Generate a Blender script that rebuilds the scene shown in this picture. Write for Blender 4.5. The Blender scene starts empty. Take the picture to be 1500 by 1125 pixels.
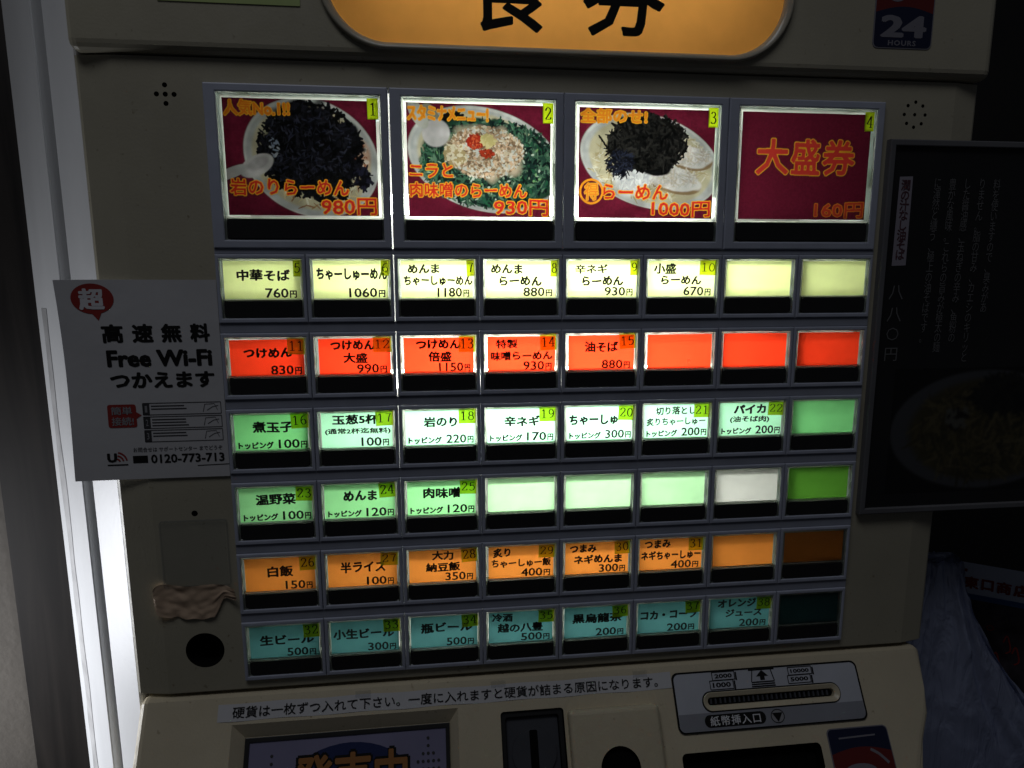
import bpy, bmesh, math, random
import numpy as np
from mathutils import Vector, Matrix, noise as mnoise

random.seed(7); np.random.seed(7)
SC = bpy.context.scene
COL = SC.collection
ZO = 1.30                      # height of the button grid's origin above the floor
R = math.radians

# ------------------------------------------------------------------ camera
cd = bpy.data.cameras.new('camera')
cd.sensor_fit = 'HORIZONTAL'; cd.sensor_width = 36.0
cd.lens = 978.565 / 1500 * 36.0
cd.clip_start = 0.02; cd.clip_end = 60
cam = bpy.data.objects.new('camera', cd); COL.objects.link(cam)
yaw, pit, rol = 0.116492, -0.162660, -0.0020436
fw = Vector((math.sin(yaw)*math.cos(pit), math.cos(yaw)*math.cos(pit), math.sin(pit)))
r0 = Vector((math.cos(yaw), -math.sin(yaw), 0)); u0 = r0.cross(fw)
rt = math.cos(rol)*r0 + math.sin(rol)*u0; up = -math.sin(rol)*r0 + math.cos(rol)*u0
cam.matrix_world = Matrix(((rt.x, up.x, -fw.x, 0.110352), (rt.y, up.y, -fw.y, -0.370835),
                           (rt.z, up.z, -fw.z, ZO - 0.008268), (0, 0, 0, 1)))
SC.camera = cam

# ------------------------------------------------------------------ world, lamps, exposure
w = bpy.data.worlds.new('World'); SC.world = w; w.use_nodes = True
w.node_tree.nodes['Background'].inputs[0].default_value = (0.80, 0.85, 1.0, 1)
w.node_tree.nodes['Background'].inputs[1].default_value = 0.015

def area(name, loc, target, sx, sy, power, color):
    l = bpy.data.lights.new(name, 'AREA'); l.shape = 'RECTANGLE'; l.size = sx; l.size_y = sy
    l.energy = power; l.color = color
    o = bpy.data.objects.new(name, l); COL.objects.link(o); o.location = loc
    o.rotation_euler = (Vector(target) - Vector(loc)).to_track_quat('-Z', 'Y').to_euler()
    return o
# a lamp in the passage left of the machine: lights only its slanted flank
pl_lamp = area('passage_lamp', (-0.44, 0.075, ZO - 0.30), (-0.10, 0.045, ZO - 0.30), 0.05, 0.20, 0.62, (0.93, 0.95, 1.0))
pl_lamp.data.spread = R(105)
# the dim ceiling light above the viewer
area('room_lamp', (-0.15, -0.62, ZO + 1.25), (0.10, 0.0, ZO - 0.25), 0.9, 0.35, 2.75, (0.93, 0.95, 1.0))

SC.view_settings.view_transform = 'Standard'; SC.view_settings.look = 'None'
SC.view_settings.exposure = 0.0; SC.view_settings.gamma = 1.0
SC.view_settings.use_curve_mapping = False
SC.cycles.max_bounces = 10; SC.cycles.diffuse_bounces = 5; SC.cycles.transparent_max_bounces = 16
SC.cycles.sample_clamp_indirect = 4.0
SC.cycles.caustics_reflective = False; SC.cycles.caustics_refractive = False

TUBE_L = 35.0                  # radiance of the fluorescent tubes behind the buttons
SIGN_L = 6.5

# ------------------------------------------------------------------ materials
def lin(c):
    c = np.asarray(c, float) / 255.0
    return np.where(c <= .04045, c/12.92, ((c+.055)/1.055)**2.4)

def new_mat(name):
    m = bpy.data.materials.new(name); m.use_nodes = True
    nt = m.node_tree; nt.nodes.clear()
    out = nt.nodes.new('ShaderNodeOutputMaterial')
    return m, nt, out

def noise_color(nt, c, amt, scale, detail=4, sq=(1, 1, 1)):
    tc = nt.nodes.new('ShaderNodeTexCoord'); mp = nt.nodes.new('ShaderNodeMapping')
    mp.inputs['Scale'].default_value = sq
    nz = nt.nodes.new('ShaderNodeTexNoise'); nz.inputs['Scale'].default_value = scale
    nz.inputs['Detail'].default_value = detail
    nt.links.new(tc.outputs['Object'], mp.inputs[0]); nt.links.new(mp.outputs[0], nz.inputs['Vector'])
    rp = nt.nodes.new('ShaderNodeValToRGB')
    rp.color_ramp.elements[0].position = .3; rp.color_ramp.elements[1].position = .7
    rp.color_ramp.elements[0].color = tuple(max(0, x*(1-amt)) for x in c[:3]) + (1,)
    rp.color_ramp.elements[1].color = tuple(min(1, x*(1+amt)) for x in c[:3]) + (1,)
    nt.links.new(nz.outputs['Fac'], rp.inputs[0])
    return rp.outputs[0], nz

def plastic(name, c, rough=.45, amt=.12, scale=25, bump=.0, bscale=400, metal=0, spec=.5, sq=(1, 1, 1), coat=0):
    m, nt, out = new_mat(name)
    b = nt.nodes.new('ShaderNodeBsdfPrincipled')
    col, nz = noise_color(nt, c, amt, scale, sq=sq)
    nt.links.new(col, b.inputs['Base Color'])
    b.inputs['Roughness'].default_value = rough; b.inputs['Metallic'].default_value = metal
    b.inputs['Specular IOR Level'].default_value = spec
    b.inputs['Coat Weight'].default_value = coat
    if bump:
        n2 = nt.nodes.new('ShaderNodeTexNoise'); n2.inputs['Scale'].default_value = bscale
        n2.inputs['Detail'].default_value = 3
        tc = nt.nodes.new('ShaderNodeTexCoord'); nt.links.new(tc.outputs['Object'], n2.inputs['Vector'])
        bp = nt.nodes.new('ShaderNodeBump'); bp.inputs['Strength'].default_value = bump
        bp.inputs['Distance'].default_value = .0008
        nt.links.new(n2.outputs['Fac'], bp.inputs['Height']); nt.links.new(bp.outputs[0], b.inputs['Normal'])
    nt.links.new(b.outputs[0], out.inputs[0])
    return m

def ink(name, c, rough=.7):
    m, nt, out = new_mat(name)
    b = nt.nodes.new('ShaderNodeBsdfPrincipled')
    b.inputs['Base Color'].default_value = (*c, 1); b.inputs['Roughness'].default_value = rough
    b.inputs['Specular IOR Level'].default_value = .2
    nt.links.new(b.outputs[0], out.inputs[0]); return m

def paper_backlit(name, c, through=.9, refl=.25, amt=.06, scale=90, attr=None):
    """card that lets light through from behind and also reflects a little"""
    m, nt, out = new_mat(name)
    t = nt.nodes.new('ShaderNodeBsdfTranslucent'); d = nt.nodes.new('ShaderNodeBsdfDiffuse')
    add = nt.nodes.new('ShaderNodeAddShader')
    if attr:
        a = nt.nodes.new('ShaderNodeAttribute'); a.attribute_name = attr; col = a.outputs['Color']
    else:
        col, _ = noise_color(nt, c, amt, scale)
    for node, k in ((t, through), (d, refl)):
        mx = nt.nodes.new('ShaderNodeVectorMath'); mx.operation = 'SCALE'; mx.inputs['Scale'].default_value = k
        nt.links.new(col, mx.inputs[0]); nt.links.new(mx.outputs[0], node.inputs['Color'])
    nt.links.new(t.outputs[0], add.inputs[0]); nt.links.new(d.outputs[0], add.inputs[1])
    nt.links.new(add.outputs[0], out.inputs[0]); return m

def attr_print(name, attr, rough=.5, k=1.0):
    m, nt, out = new_mat(name)
    b = nt.nodes.new('ShaderNodeBsdfPrincipled'); a = nt.nodes.new('ShaderNodeAttribute'); a.attribute_name = attr
    mx = nt.nodes.new('ShaderNodeVectorMath'); mx.operation = 'SCALE'; mx.inputs['Scale'].default_value = k
    nt.links.new(a.outputs['Color'], mx.inputs[0]); nt.links.new(mx.outputs[0], b.inputs['Base Color'])
    b.inputs['Roughness'].default_value = rough
    nt.links.new(b.outputs[0], out.inputs[0]); return m

def acrylic(name):
    """edge of a clear cap: part see-through, part light-scattering, part gloss"""
    m, nt, out = new_mat(name)
    tr = nt.nodes.new('ShaderNodeBsdfTransparent'); tl = nt.nodes.new('ShaderNodeBsdfTranslucent')
    gl = nt.nodes.new('ShaderNodeBsdfGlossy'); gl.inputs['Roughness'].default_value = .12
    tr.inputs[0].default_value = (.80, .83, .79, 1); tl.inputs[0].default_value = (.85, .88, .82, 1)
    tc = nt.nodes.new('ShaderNodeTexCoord'); nz = nt.nodes.new('ShaderNodeTexNoise'); nz.inputs['Scale'].default_value = 45
    nz.inputs['Detail'].default_value = 0
    nt.links.new(tc.outputs['Object'], nz.inputs['Vector'])
    rp = nt.nodes.new('ShaderNodeValToRGB'); rp.color_ramp.elements[0].position = .42; rp.color_ramp.elements[1].position = .6
    rp.color_ramp.elements[0].color = (.45, .45, .45, 1); rp.color_ramp.elements[1].color = (.8, .8, .8, 1)
    nt.links.new(nz.outputs['Fac'], rp.inputs[0])
    m1 = nt.nodes.new('ShaderNodeMixShader'); m2 = nt.nodes.new('ShaderNodeMixShader')
    nt.links.new(rp.outputs[0], m1.inputs[0])
    nt.links.new(tr.outputs[0], m1.inputs[1]); nt.links.new(tl.outputs[0], m1.inputs[2])
    m2.inputs[0].default_value = .06
    nt.links.new(m1.outputs[0], m2.inputs[1]); nt.links.new(gl.outputs[0], m2.inputs[2])
    nt.links.new(m2.outputs[0], out.inputs[0]); return m

def clear(name, tint=(.96, .97, .96), gloss=.05, rough=.05, body=0, bodycol=(.5, .5, .5)):
    m, nt, out = new_mat(name)
    tr = nt.nodes.new('ShaderNodeBsdfTransparent'); tr.inputs[0].default_value = (*tint, 1)
    gl = nt.nodes.new('ShaderNodeBsdfGlossy'); gl.inputs['Roughness'].default_value = rough
    mx = nt.nodes.new('ShaderNodeMixShader'); mx.inputs[0].default_value = gloss
    nt.links.new(tr.outputs[0], mx.inputs[1]); nt.links.new(gl.outputs[0], mx.inputs[2])
    last = mx
    if body:
        df = nt.nodes.new('ShaderNodeBsdfDiffuse'); df.inputs[0].default_value = (*bodycol, 1)
        m2 = nt.nodes.new('ShaderNodeMixShader'); m2.inputs[0].default_value = body
        nt.links.new(mx.outputs[0], m2.inputs[1]); nt.links.new(df.outputs[0], m2.inputs[2]); last = m2
    nt.links.new(last.outputs[0], out.inputs[0]); return m

def glow(name, c, s):
    m, nt, out = new_mat(name)
    e = nt.nodes.new('ShaderNodeEmission'); e.inputs[0].default_value = (*c, 1); e.inputs[1].default_value = s
    nt.links.new(e.outputs[0], out.inputs[0]); return m

def worn(name, c, rough):
    """painted housing: broad uneven yellowing, fingerprints in the gloss, small dirt specks"""
    m, nt, out = new_mat(name); b = nt.nodes.new('ShaderNodeBsdfPrincipled')
    col, nz = noise_color(nt, c, .10, 11, 6)
    tc = nt.nodes.new('ShaderNodeTexCoord')
    sp = nt.nodes.new('ShaderNodeTexNoise'); sp.inputs['Scale'].default_value = 260; sp.inputs['Detail'].default_value = 2
    nt.links.new(tc.outputs['Object'], sp.inputs['Vector'])
    rp = nt.nodes.new('ShaderNodeValToRGB'); rp.color_ramp.elements[0].position = .70; rp.color_ramp.elements[1].position = .78
    nt.links.new(sp.outputs['Fac'], rp.inputs[0])
    mx = nt.nodes.new('ShaderNodeMix'); mx.data_type = 'RGBA'
    nt.links.new(rp.outputs[0], mx.inputs[0]); nt.links.new(col, mx.inputs[6]); mx.inputs[7].default_value = (c[0]*.68, c[1]*.64, c[2]*.6, 1)
    nt.links.new(mx.outputs[2], b.inputs['Base Color'])
    sm = nt.nodes.new('ShaderNodeTexNoise'); sm.inputs['Scale'].default_value = 38; sm.inputs['Detail'].default_value = 5; sm.inputs['Distortion'].default_value = 1.5
    nt.links.new(tc.outputs['Object'], sm.inputs['Vector'])
    mr = nt.nodes.new('ShaderNodeMapRange'); mr.inputs['From Min'].default_value = .3; mr.inputs['From Max'].default_value = .7
    mr.inputs['To Min'].default_value = rough-.1; mr.inputs['To Max'].default_value = rough+.18
    nt.links.new(sm.outputs['Fac'], mr.inputs['Value']); nt.links.new(mr.outputs[0], b.inputs['Roughness'])
    n2 = nt.nodes.new('ShaderNodeTexNoise'); n2.inputs['Scale'].default_value = 700; n2.inputs['Detail'].default_value = 2
    nt.links.new(tc.outputs['Object'], n2.inputs['Vector'])
    bp = nt.nodes.new('ShaderNodeBump'); bp.inputs['Strength'].default_value = .09; bp.inputs['Distance'].default_value = .0008
    nt.links.new(n2.outputs['Fac'], bp.inputs['Height']); nt.links.new(bp.outputs[0], b.inputs['Normal'])
    nt.links.new(b.outputs[0], out.inputs[0]); return m

M = dict(
    beige=worn('beige_paint', (.43, .40, .305), .38),
    cream=worn('cream_plastic', (.60, .53, .385), .26),
    white=plastic('white_paint', (.78, .79, .80), .40, .06, 30, .08, 300, sq=(1, 1, .3)),
    slate=plastic('slate_plastic', (.42, .45, .55), .42, .08, 60, .08, 1500),
    spacer=plastic('spacer_plastic', (.30, .32, .39), .5, .08, 60),
    black=plastic('black_gloss', (.017, .017, .018), .38, .2, 40),
    hole=plastic('black_matt', (.004, .004, .004), .9, .1, 40, spec=.1),
    darkgrey=plastic('dark_grey', (.055, .058, .07), .4, .12, 40),
    inner=plastic('white_reflector', (.42, .42, .41), .7, .03, 20),
    acrylic=acrylic('clear_acrylic_edge'), pane=clear('clear_pane', gloss=.025, rough=.08),
    tube=glow('fluorescent_tube', (.97, 1.0, .90), TUBE_L), stube=glow('sign_tube', (1, .98, .92), SIGN_L),
    ink=ink('black_ink', (.008, .008, .008)), brown=ink('dark_red_ink', (.02, .005, .004)),
    paper=plastic('white_paper', (.58, .58, .60), .75, .06, 14, .35, 60),
    redink=ink('red_ink', (.30, .035, .03)), greyink=ink('grey_ink', (.05, .05, .055)), softink=ink('pale_ink', (.30, .30, .32)),
    blueink=ink('blue_ink', (.02, .03, .10)), whiteink=ink('white_ink', (.70, .70, .74)),
    platelight=plastic('plate_silver', (.50, .52, .58), .32, .06, 40), plategrey=plastic('plate_grey', (.27, .28, .32), .35, .06, 40),
    orange=ink('orange_ink', (.34, .15, .05)), lav=plastic('screen_lavender', (.24, .23, .36), .15, .18, 12),
    kraft=plastic('kraft_tape', (.60, .44, .31), .55, .16, 45, .3, 160),
    posterblack=plastic('poster_black', (.012, .012, .013), .45, .25, 12), posterframe=plastic('poster_frame', (.13, .13, .14), .4, .1, 30),
    postertext=ink('poster_text', (.135, .135, .14)), postertitle=ink('poster_title', (.28, .26, .31)),
    stred=ink('sticker_red', (.13, .018, .018)), stblue=ink('sticker_blue', (.013, .017, .045)), sttext=ink('sticker_white', (.20, .195, .23)), posterred=ink('poster_red', (.085, .035, .045)),
    bag=clear('plastic_bag', (.45, .50, .72), .30, .18, body=.48, bodycol=(.30, .36, .62)),
    tape=clear('clear_tape', (.93, .94, .95), .06, .10, body=.025, bodycol=(.5, .53, .6)),
    flyer=plastic('flyer_paper', (.66, .72, .86), .5, .05, 30),
    flyerdark=plastic('flyer_picture', (.045, .038, .045), .4, .8, 55), flyerblue=ink('flyer_blue', (.06, .13, .32)),
    green=plastic('pale_green_label', (.42, .52, .20), .5, .08, 40),
)
m, nt, out = new_mat('number_tape')          # yellow-green tape: filters the card's light
tr = nt.nodes.new('ShaderNodeBsdfTransparent'); tr.inputs[0].default_value = (.62, .66, .03, 1)
df = nt.nodes.new('ShaderNodeBsdfDiffuse'); df.inputs[0].default_value = (.60, .88, .02, 1)
mx = nt.nodes.new('ShaderNodeMixShader'); mx.inputs[0].default_value = .45
nt.links.new(tr.outputs[0], mx.inputs[1]); nt.links.new(df.outputs[0], mx.inputs[2]); nt.links.new(mx.outputs[0], out.inputs[0])
M['numtape'] = m

m, nt, out = new_mat('crinkled_plastic')      # thin bluish bag: see-through film with creases that catch the light
tr = nt.nodes.new('ShaderNodeBsdfTransparent'); tr.inputs[0].default_value = (.72, .77, .92, 1)
df = nt.nodes.new('ShaderNodeBsdfDiffuse'); df.inputs[0].default_value = (.50, .56, .80, 1)
gl = nt.nodes.new('ShaderNodeBsdfGlossy'); gl.inputs['Roughness'].default_value = .17; gl.inputs[0].default_value = (.85, .9, 1, 1)
tc = nt.nodes.new('ShaderNodeTexCoord'); nz = nt.nodes.new('ShaderNodeTexNoise'); nz.inputs['Scale'].default_value = 1.0; nz.inputs['Detail'].default_value = 4; nz.inputs['Distortion'].default_value = 1.6
mp = nt.nodes.new('ShaderNodeMapping'); mp.inputs['Scale'].default_value = (70, 70, 17); mp.inputs['Rotation'].default_value = (0, .35, 0)
nt.links.new(tc.outputs['Object'], mp.inputs[0]); nt.links.new(mp.outputs[0], nz.inputs['Vector'])
bp = nt.nodes.new('ShaderNodeBump'); bp.inputs['Strength'].default_value = .6; bp.inputs['Distance'].default_value = .005
nt.links.new(nz.outputs['Fac'], bp.inputs['Height']); nt.links.new(bp.outputs[0], gl.inputs['Normal']); nt.links.new(bp.outputs[0], df.inputs['Normal'])
m1 = nt.nodes.new('ShaderNodeMixShader'); m1.inputs[0].default_value = .50; m2 = nt.nodes.new('ShaderNodeMixShader'); m2.inputs[0].default_value = .22
nt.links.new(tr.outputs[0], m1.inputs[1]); nt.links.new(df.outputs[0], m1.inputs[2])
nt.links.new(m1.outputs[0], m2.inputs[1]); nt.links.new(gl.outputs[0], m2.inputs[2]); nt.links.new(m2.outputs[0], out.inputs[0])
M['bag'] = m
M['numpaper'] = paper_backlit('number_paper', (.20, .27, .004), .9, .6)

# dark wood
m, nt, out = new_mat('dark_wood')
b = nt.nodes.new('ShaderNodeBsdfPrincipled'); tc = nt.nodes.new('ShaderNodeTexCoord'); mp = nt.nodes.new('ShaderNodeMapping')
mp.inputs['Scale'].default_value = (60, 60, 4)
nz = nt.nodes.new('ShaderNodeTexNoise'); nz.inputs['Scale'].default_value = 1.2; nz.inputs['Detail'].default_value = 8
nz.inputs['Distortion'].default_value = 1.2
rp = nt.nodes.new('ShaderNodeValToRGB'); rp.color_ramp.elements[0].color = (.018, .015, .014, 1); rp.color_ramp.elements[1].color = (.050, .042, .037, 1)
rp.color_ramp.elements[0].position = .32; rp.color_ramp.elements[1].position = .68
nt.links.new(tc.outputs['Object'], mp.inputs[0]); nt.links.new(mp.outputs[0], nz.inputs['Vector'])
nt.links.new(nz.outputs['Fac'], rp.inputs[0]); nt.links.new(rp.outputs[0], b.inputs['Base Color'])
b.inputs['Roughness'].default_value = .55; nt.links.new(b.outputs[0], out.inputs[0]); M['wood'] = m
M['wallbeige'] = plastic('plaster', (.19, .17, .145), .8, .14, 12, .3, 160)
M['wallblack'] = plastic('dark_wall', (.012, .012, .012), .8, .2, 6)
M['floor'] = plastic('floor_tile', (.09, .085, .08), .5, .2, 8)

# ------------------------------------------------------------------ mesh helpers (all lengths in millimetres, grid origin = top left small button)
def world_loc(o):
    v = Vector((0, 0, 0))
    while o: v += Vector(o.location); o = o.parent
    return v

def obj(name, verts, faces, mats, parent=None, mat_idx=None, smooth=False, raw=False):
    """verts in mm (grid coordinates) -> object whose origin is the middle of its box"""
    V = np.asarray(verts, float).reshape(-1, 3) * .001
    V[:, 2] += ZO
    c = (V.min(0) + V.max(0)) / 2
    me = bpy.data.meshes.new(name)
    me.from_pydata((V - c).tolist(), [], faces)
    ms = mats if isinstance(mats, (list, tuple)) else [mats]
    for x in ms: me.materials.append(x)
    if mat_idx is not None: me.polygons.foreach_set('material_index', mat_idx)
    if smooth: me.polygons.foreach_set('use_smooth', [True]*len(me.polygons))
    me.update()
    o = bpy.data.objects.new(name, me); COL.objects.link(o)
    place(o, Vector(c), parent)
    return o

def place(o, c, parent):
    if parent is not None:
        o.parent = parent; o.location = c - world_loc(parent)
    else: o.location = c

def from_bm(name, bm, mats, parent=None, smooth=False):
    bm.normal_update()
    bm.verts.index_update()
    vs = [v.co[:] for v in bm.verts]; fs = [[v.index for v in f.verts] for f in bm.faces]; mi = [f.material_index for f in bm.faces]
    bm.free()
    return obj(name, vs, fs, mats, parent, mi, smooth)

def bm_box(x0, x1, y0, y1, z0, z1, bev=0, seg=2, bm=None):
    b = bmesh.new()
    r = bmesh.ops.create_cube(b, size=1)
    for v in b.verts:
        v.co = Vector((x0 + (v.co.x+.5)*(x1-x0), y0 + (v.co.y+.5)*(y1-y0), z0 + (v.co.z+.5)*(z1-z0)))
    if bev: bmesh.ops.bevel(b, geom=b.edges[:], offset=bev, segments=seg, affect='EDGES', profile=.5)
    if bm is None: return b
    add_bm(bm, b); return bm

def add_bm(bm, b, mi=None, fn=None):
    b.verts.index_update(); n = [bm.verts.new(fn(v.co) if fn else v.co) for v in b.verts]
    for f in b.faces:
        try:
            g = bm.faces.new([n[v.index] for v in f.verts]); g.material_index = f.material_index if mi is None else mi
        except ValueError: pass
    b.free()

def rrect(x0, x1, z0, z1, r, n=6):
    P = []
    for cx, cz, a0 in ((x1-r, z1-r, 0), (x0+r, z1-r, 90), (x0+r, z0+r, 180), (x1-r, z0+r, 270)):
        for k in range(n+1):
            a = R(a0 + 90*k/n); P.append((cx + r*math.cos(a), cz + r*math.sin(a)))
    return P

def bm_prism(P, y0, y1, bev=0, seg=2, fn=None):
    """outline P in (x, z), from y0 (front) to y1"""
    b = bmesh.new(); n = len(P)
    A = [b.verts.new((x, y0, z)) for x, z in P]; B = [b.verts.new((x, y1, z)) for x, z in P]
    ff = b.faces.new(A); b.faces.new(B[::-1])
    for i in range(n): b.faces.new((A[i], B[i], B[(i+1) % n], A[(i+1) % n]))
    bmesh.ops.recalc_face_normals(b, faces=b.faces[:])
    if bev:
        es = [e for e in b.edges if e.verts[0].co.y == y0 and e.verts[1].co.y == y0]
        bmesh.ops.bevel(b, geom=es, offset=bev, segments=seg, affect='EDGES', profile=.5)
    if fn:
        for v in b.verts: v.co = Vector(fn(v.co))
    return b

def bm_frame(Po, Pi, y0, y1, bev=0, seg=2, fn=None, yi=None):
    """ring between two outlines with the same count"""
    b = bmesh.new(); n = len(Po); yi = y0 if yi is None else yi
    A = [b.verts.new((x, y0, z)) for x, z in Po]; B = [b.verts.new((x, y1, z)) for x, z in Po]
    C = [b.verts.new((x, yi, z)) for x, z in Pi]; D = [b.verts.new((x, y1, z)) for x, z in Pi]
    for i in range(n):
        j = (i+1) % n
        b.faces.new((A[i], A[j], C[j], C[i])); b.faces.new((B[j], B[i], D[i], D[j]))
        b.faces.new((B[i], B[j], A[j], A[i])); b.faces.new((C[i], C[j], D[j], D[i]))
    bmesh.ops.recalc_face_normals(b, faces=b.faces[:])
    if bev:
        fr = set(A) | set(C)
        es = [e for e in b.edges if (e.verts[0] in A and e.verts[1] in A) or (e.verts[0] in C and e.verts[1] in C)]
        bmesh.ops.bevel(b, geom=es, offset=bev, segments=seg, affect='EDGES', profile=.5)
    if fn:
        for v in b.verts: v.co = Vector(fn(v.co))
    return b

def rect(x0, x1, z0, z1): return [(x1, z1), (x0, z1), (x0, z0), (x1, z0)]

def bm_cyl(cx, cz, r, y0, y1, n=20, fn=None):
    return bm_prism([(cx + r*math.cos(2*math.pi*k/n), cz + r*math.sin(2*math.pi*k/n)) for k in range(n)], y0, y1, fn=fn)

def cut(o, cutters, mat=None):
    """subtract bmeshes (mm, grid coordinates) from object o"""
    tot = bmesh.new()
    for c in cutters: add_bm(tot, c)
    k = from_bm('cutter', tot, mat or M['hole'])
    md = o.modifiers.new('b', 'BOOLEAN'); md.operation = 'DIFFERENCE'; md.solver = 'EXACT'; md.object = k
    try: md.material_mode = 'TRANSFER'
    except Exception: pass
    bpy.context.view_layer.update()
    me = bpy.data.meshes.new_from_object(o.evaluated_get(bpy.context.evaluated_depsgraph_get()))
    o.modifiers.clear(); o.data = me
    bpy.data.objects.remove(k)

def shared(name, me, c, parent):
    o = bpy.data.objects.new(name, me); COL.objects.link(o); place(o, c, parent); return o

def dup_part(o, name, dx, dz, parent):
    c = o.copy(); COL.objects.link(c); c.name = name
    place(c, world_loc(o) + Vector((dx*.001, 0, dz*.001)), parent); return c

def thing(name, label, cat, x, y, z, group=None):
    o = bpy.data.objects.new(name, None); COL.objects.link(o)
    o.location = (x*.001, y*.001, z*.001 + ZO); o.empty_display_size = .02
    return tag(o, label, cat, group)

def tag(o, label, cat=None, group=None):
    o['label'] = label
    if cat: o['category'] = cat
    if group: o['group'] = group
    return o

# ------------------------------------------------------------------ lettering
def text_meshes(reqs):
    """reqs: list of (text, weight, wobble, spacing) -> list of (verts Nx2, tris Mx3) normalised to a unit box"""
    os_ = []
    for body, weight, wob, sp in reqs:
        c = bpy.data.curves.new('t', 'FONT'); c.body = body; c.size = 1; c.resolution_u = 2
        c.space_character = sp; c.space_line = .86
        o = bpy.data.objects.new('t', c); COL.objects.link(o); os_.append(o)
    bpy.context.view_layer.update(); dg = bpy.context.evaluated_depsgraph_get()
    res = []
    for (body, weight, wob, sp), o in zip(reqs, os_):
        me = bpy.data.meshes.new_from_object(o.evaluated_get(dg))
        me.calc_loop_triangles()
        V = np.array([v.co[:2] for v in me.vertices]); T = np.array([t.vertices[:] for t in me.loop_triangles])
        if wob and len(V):
            s = random.random()*50
            D = np.array([mnoise.noise_vector(Vector((x*2.3+s, y*2.3, s)))[:2] for x, y in V]) * wob
            V = V + D
            V[:, 1] += .05*wob/.03*np.sin(V[:, 0]*2.1 + s) * .5
        H = np.zeros(len(V))
        if weight > .004 and len(V):      # bolder strokes: the outline stamped round a small circle
            n0 = len(V); k_ = 8 if weight > .015 else 4
            Vs, Ts, Hs = [V], [T], [H]
            for q in range(k_):
                a_ = 2*math.pi*(q+.5)/k_
                Vs.append(V + np.array([math.cos(a_)*weight, math.sin(a_)*weight*.85])); Ts.append(T + n0*(q+1)); Hs.append(np.full(n0, .004*(q+1)))
            V = np.concatenate(Vs); T = np.concatenate(Ts); H = np.concatenate(Hs)
        a, b = V.min(0), V.max(0); V = (V - a) / np.maximum(b - a, 1e-6)
        res.append((V, T, H)); bpy.data.meshes.remove(me)
    for o in os_:
        c = o.data; bpy.data.objects.remove(o); bpy.data.curves.remove(c)
    return res

def flat(y): return lambda x, z: (x, y, z)

TX = []      # queued lettering objects: dict(name, parent, mat, lines=[(text,x0,x1,z0,z1)], map, weight, wob)
def lettering(name, parent, mat, lines, mp, weight=.025, wob=0.0, sp=1.0, extra=None, nrm=(0, -1, 0)):
    TX.append(dict(nrm=nrm, name=name, parent=parent, mat=mat, lines=lines, mp=mp, weight=weight, wob=wob, sp=sp, extra=extra or []))

def lettering2(*a, **k): lettering(*a, **k, nrm=(0, -.848, .53))

def finish_text():
    reqs = [(l[0], d['weight'], d['wob'], d['sp']) for d in TX for l in d['lines']]
    got = iter(text_meshes(reqs))
    for d in TX:
        vs, fs = [], []
        for l in d['lines']:
            V, T, H = next(got); b = len(vs); nrm = d['nrm']
            x0, x1, z0, z1 = l[1:5]
            for (u, v), h_ in zip(V, H):
                q = d['mp'](x0 + u*(x1-x0), z0 + v*(z1-z0)); vs.append((q[0] + nrm[0]*h_, q[1] + nrm[1]*h_, q[2] + nrm[2]*h_))
            fs += [[int(i)+b for i in t] for t in T]
        for P, F in d['extra']:
            b = len(vs); vs += [d['mp'](x, z) for x, z in P]; fs += [[i+b for i in f] for f in F]
        if vs: obj(d['name'], vs, fs, d['mat'], d['parent'])

def ribbon(pts, wfun):
    P, F = [], []
    n = len(pts)
    for i, (x, y) in enumerate(pts):
        a = pts[max(0, i-1)]; b = pts[min(n-1, i+1)]
        dx, dy = b[0]-a[0], b[1]-a[1]; L = math.hypot(dx, dy) or 1
        h = wfun(dx/L, dy/L)/2
        P += [(x - dy/L*h, y + dx/L*h), (x + dy/L*h, y - dx/L*h)]
        if i: F.append((2*i-2, 2*i-1, 2*i+1, 2*i))
    return P, F

def spline(pts, n=5):
    o = []
    for i in range(len(pts)-1):
        p0, p1, p2, p3 = pts[max(0, i-1)], pts[i], pts[i+1], pts[min(len(pts)-1, i+2)]
        for k in range(n):
            t = k/n
            o.append(tuple(.5*((2*p1[j]) + (-p0[j]+p2[j])*t + (2*p0[j]-5*p1[j]+4*p2[j]-p3[j])*t*t + (-p0[j]+3*p1[j]-3*p2[j]+p3[j])*t**3) for j in (0, 1)))
    return o + [pts[-1]]

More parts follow.
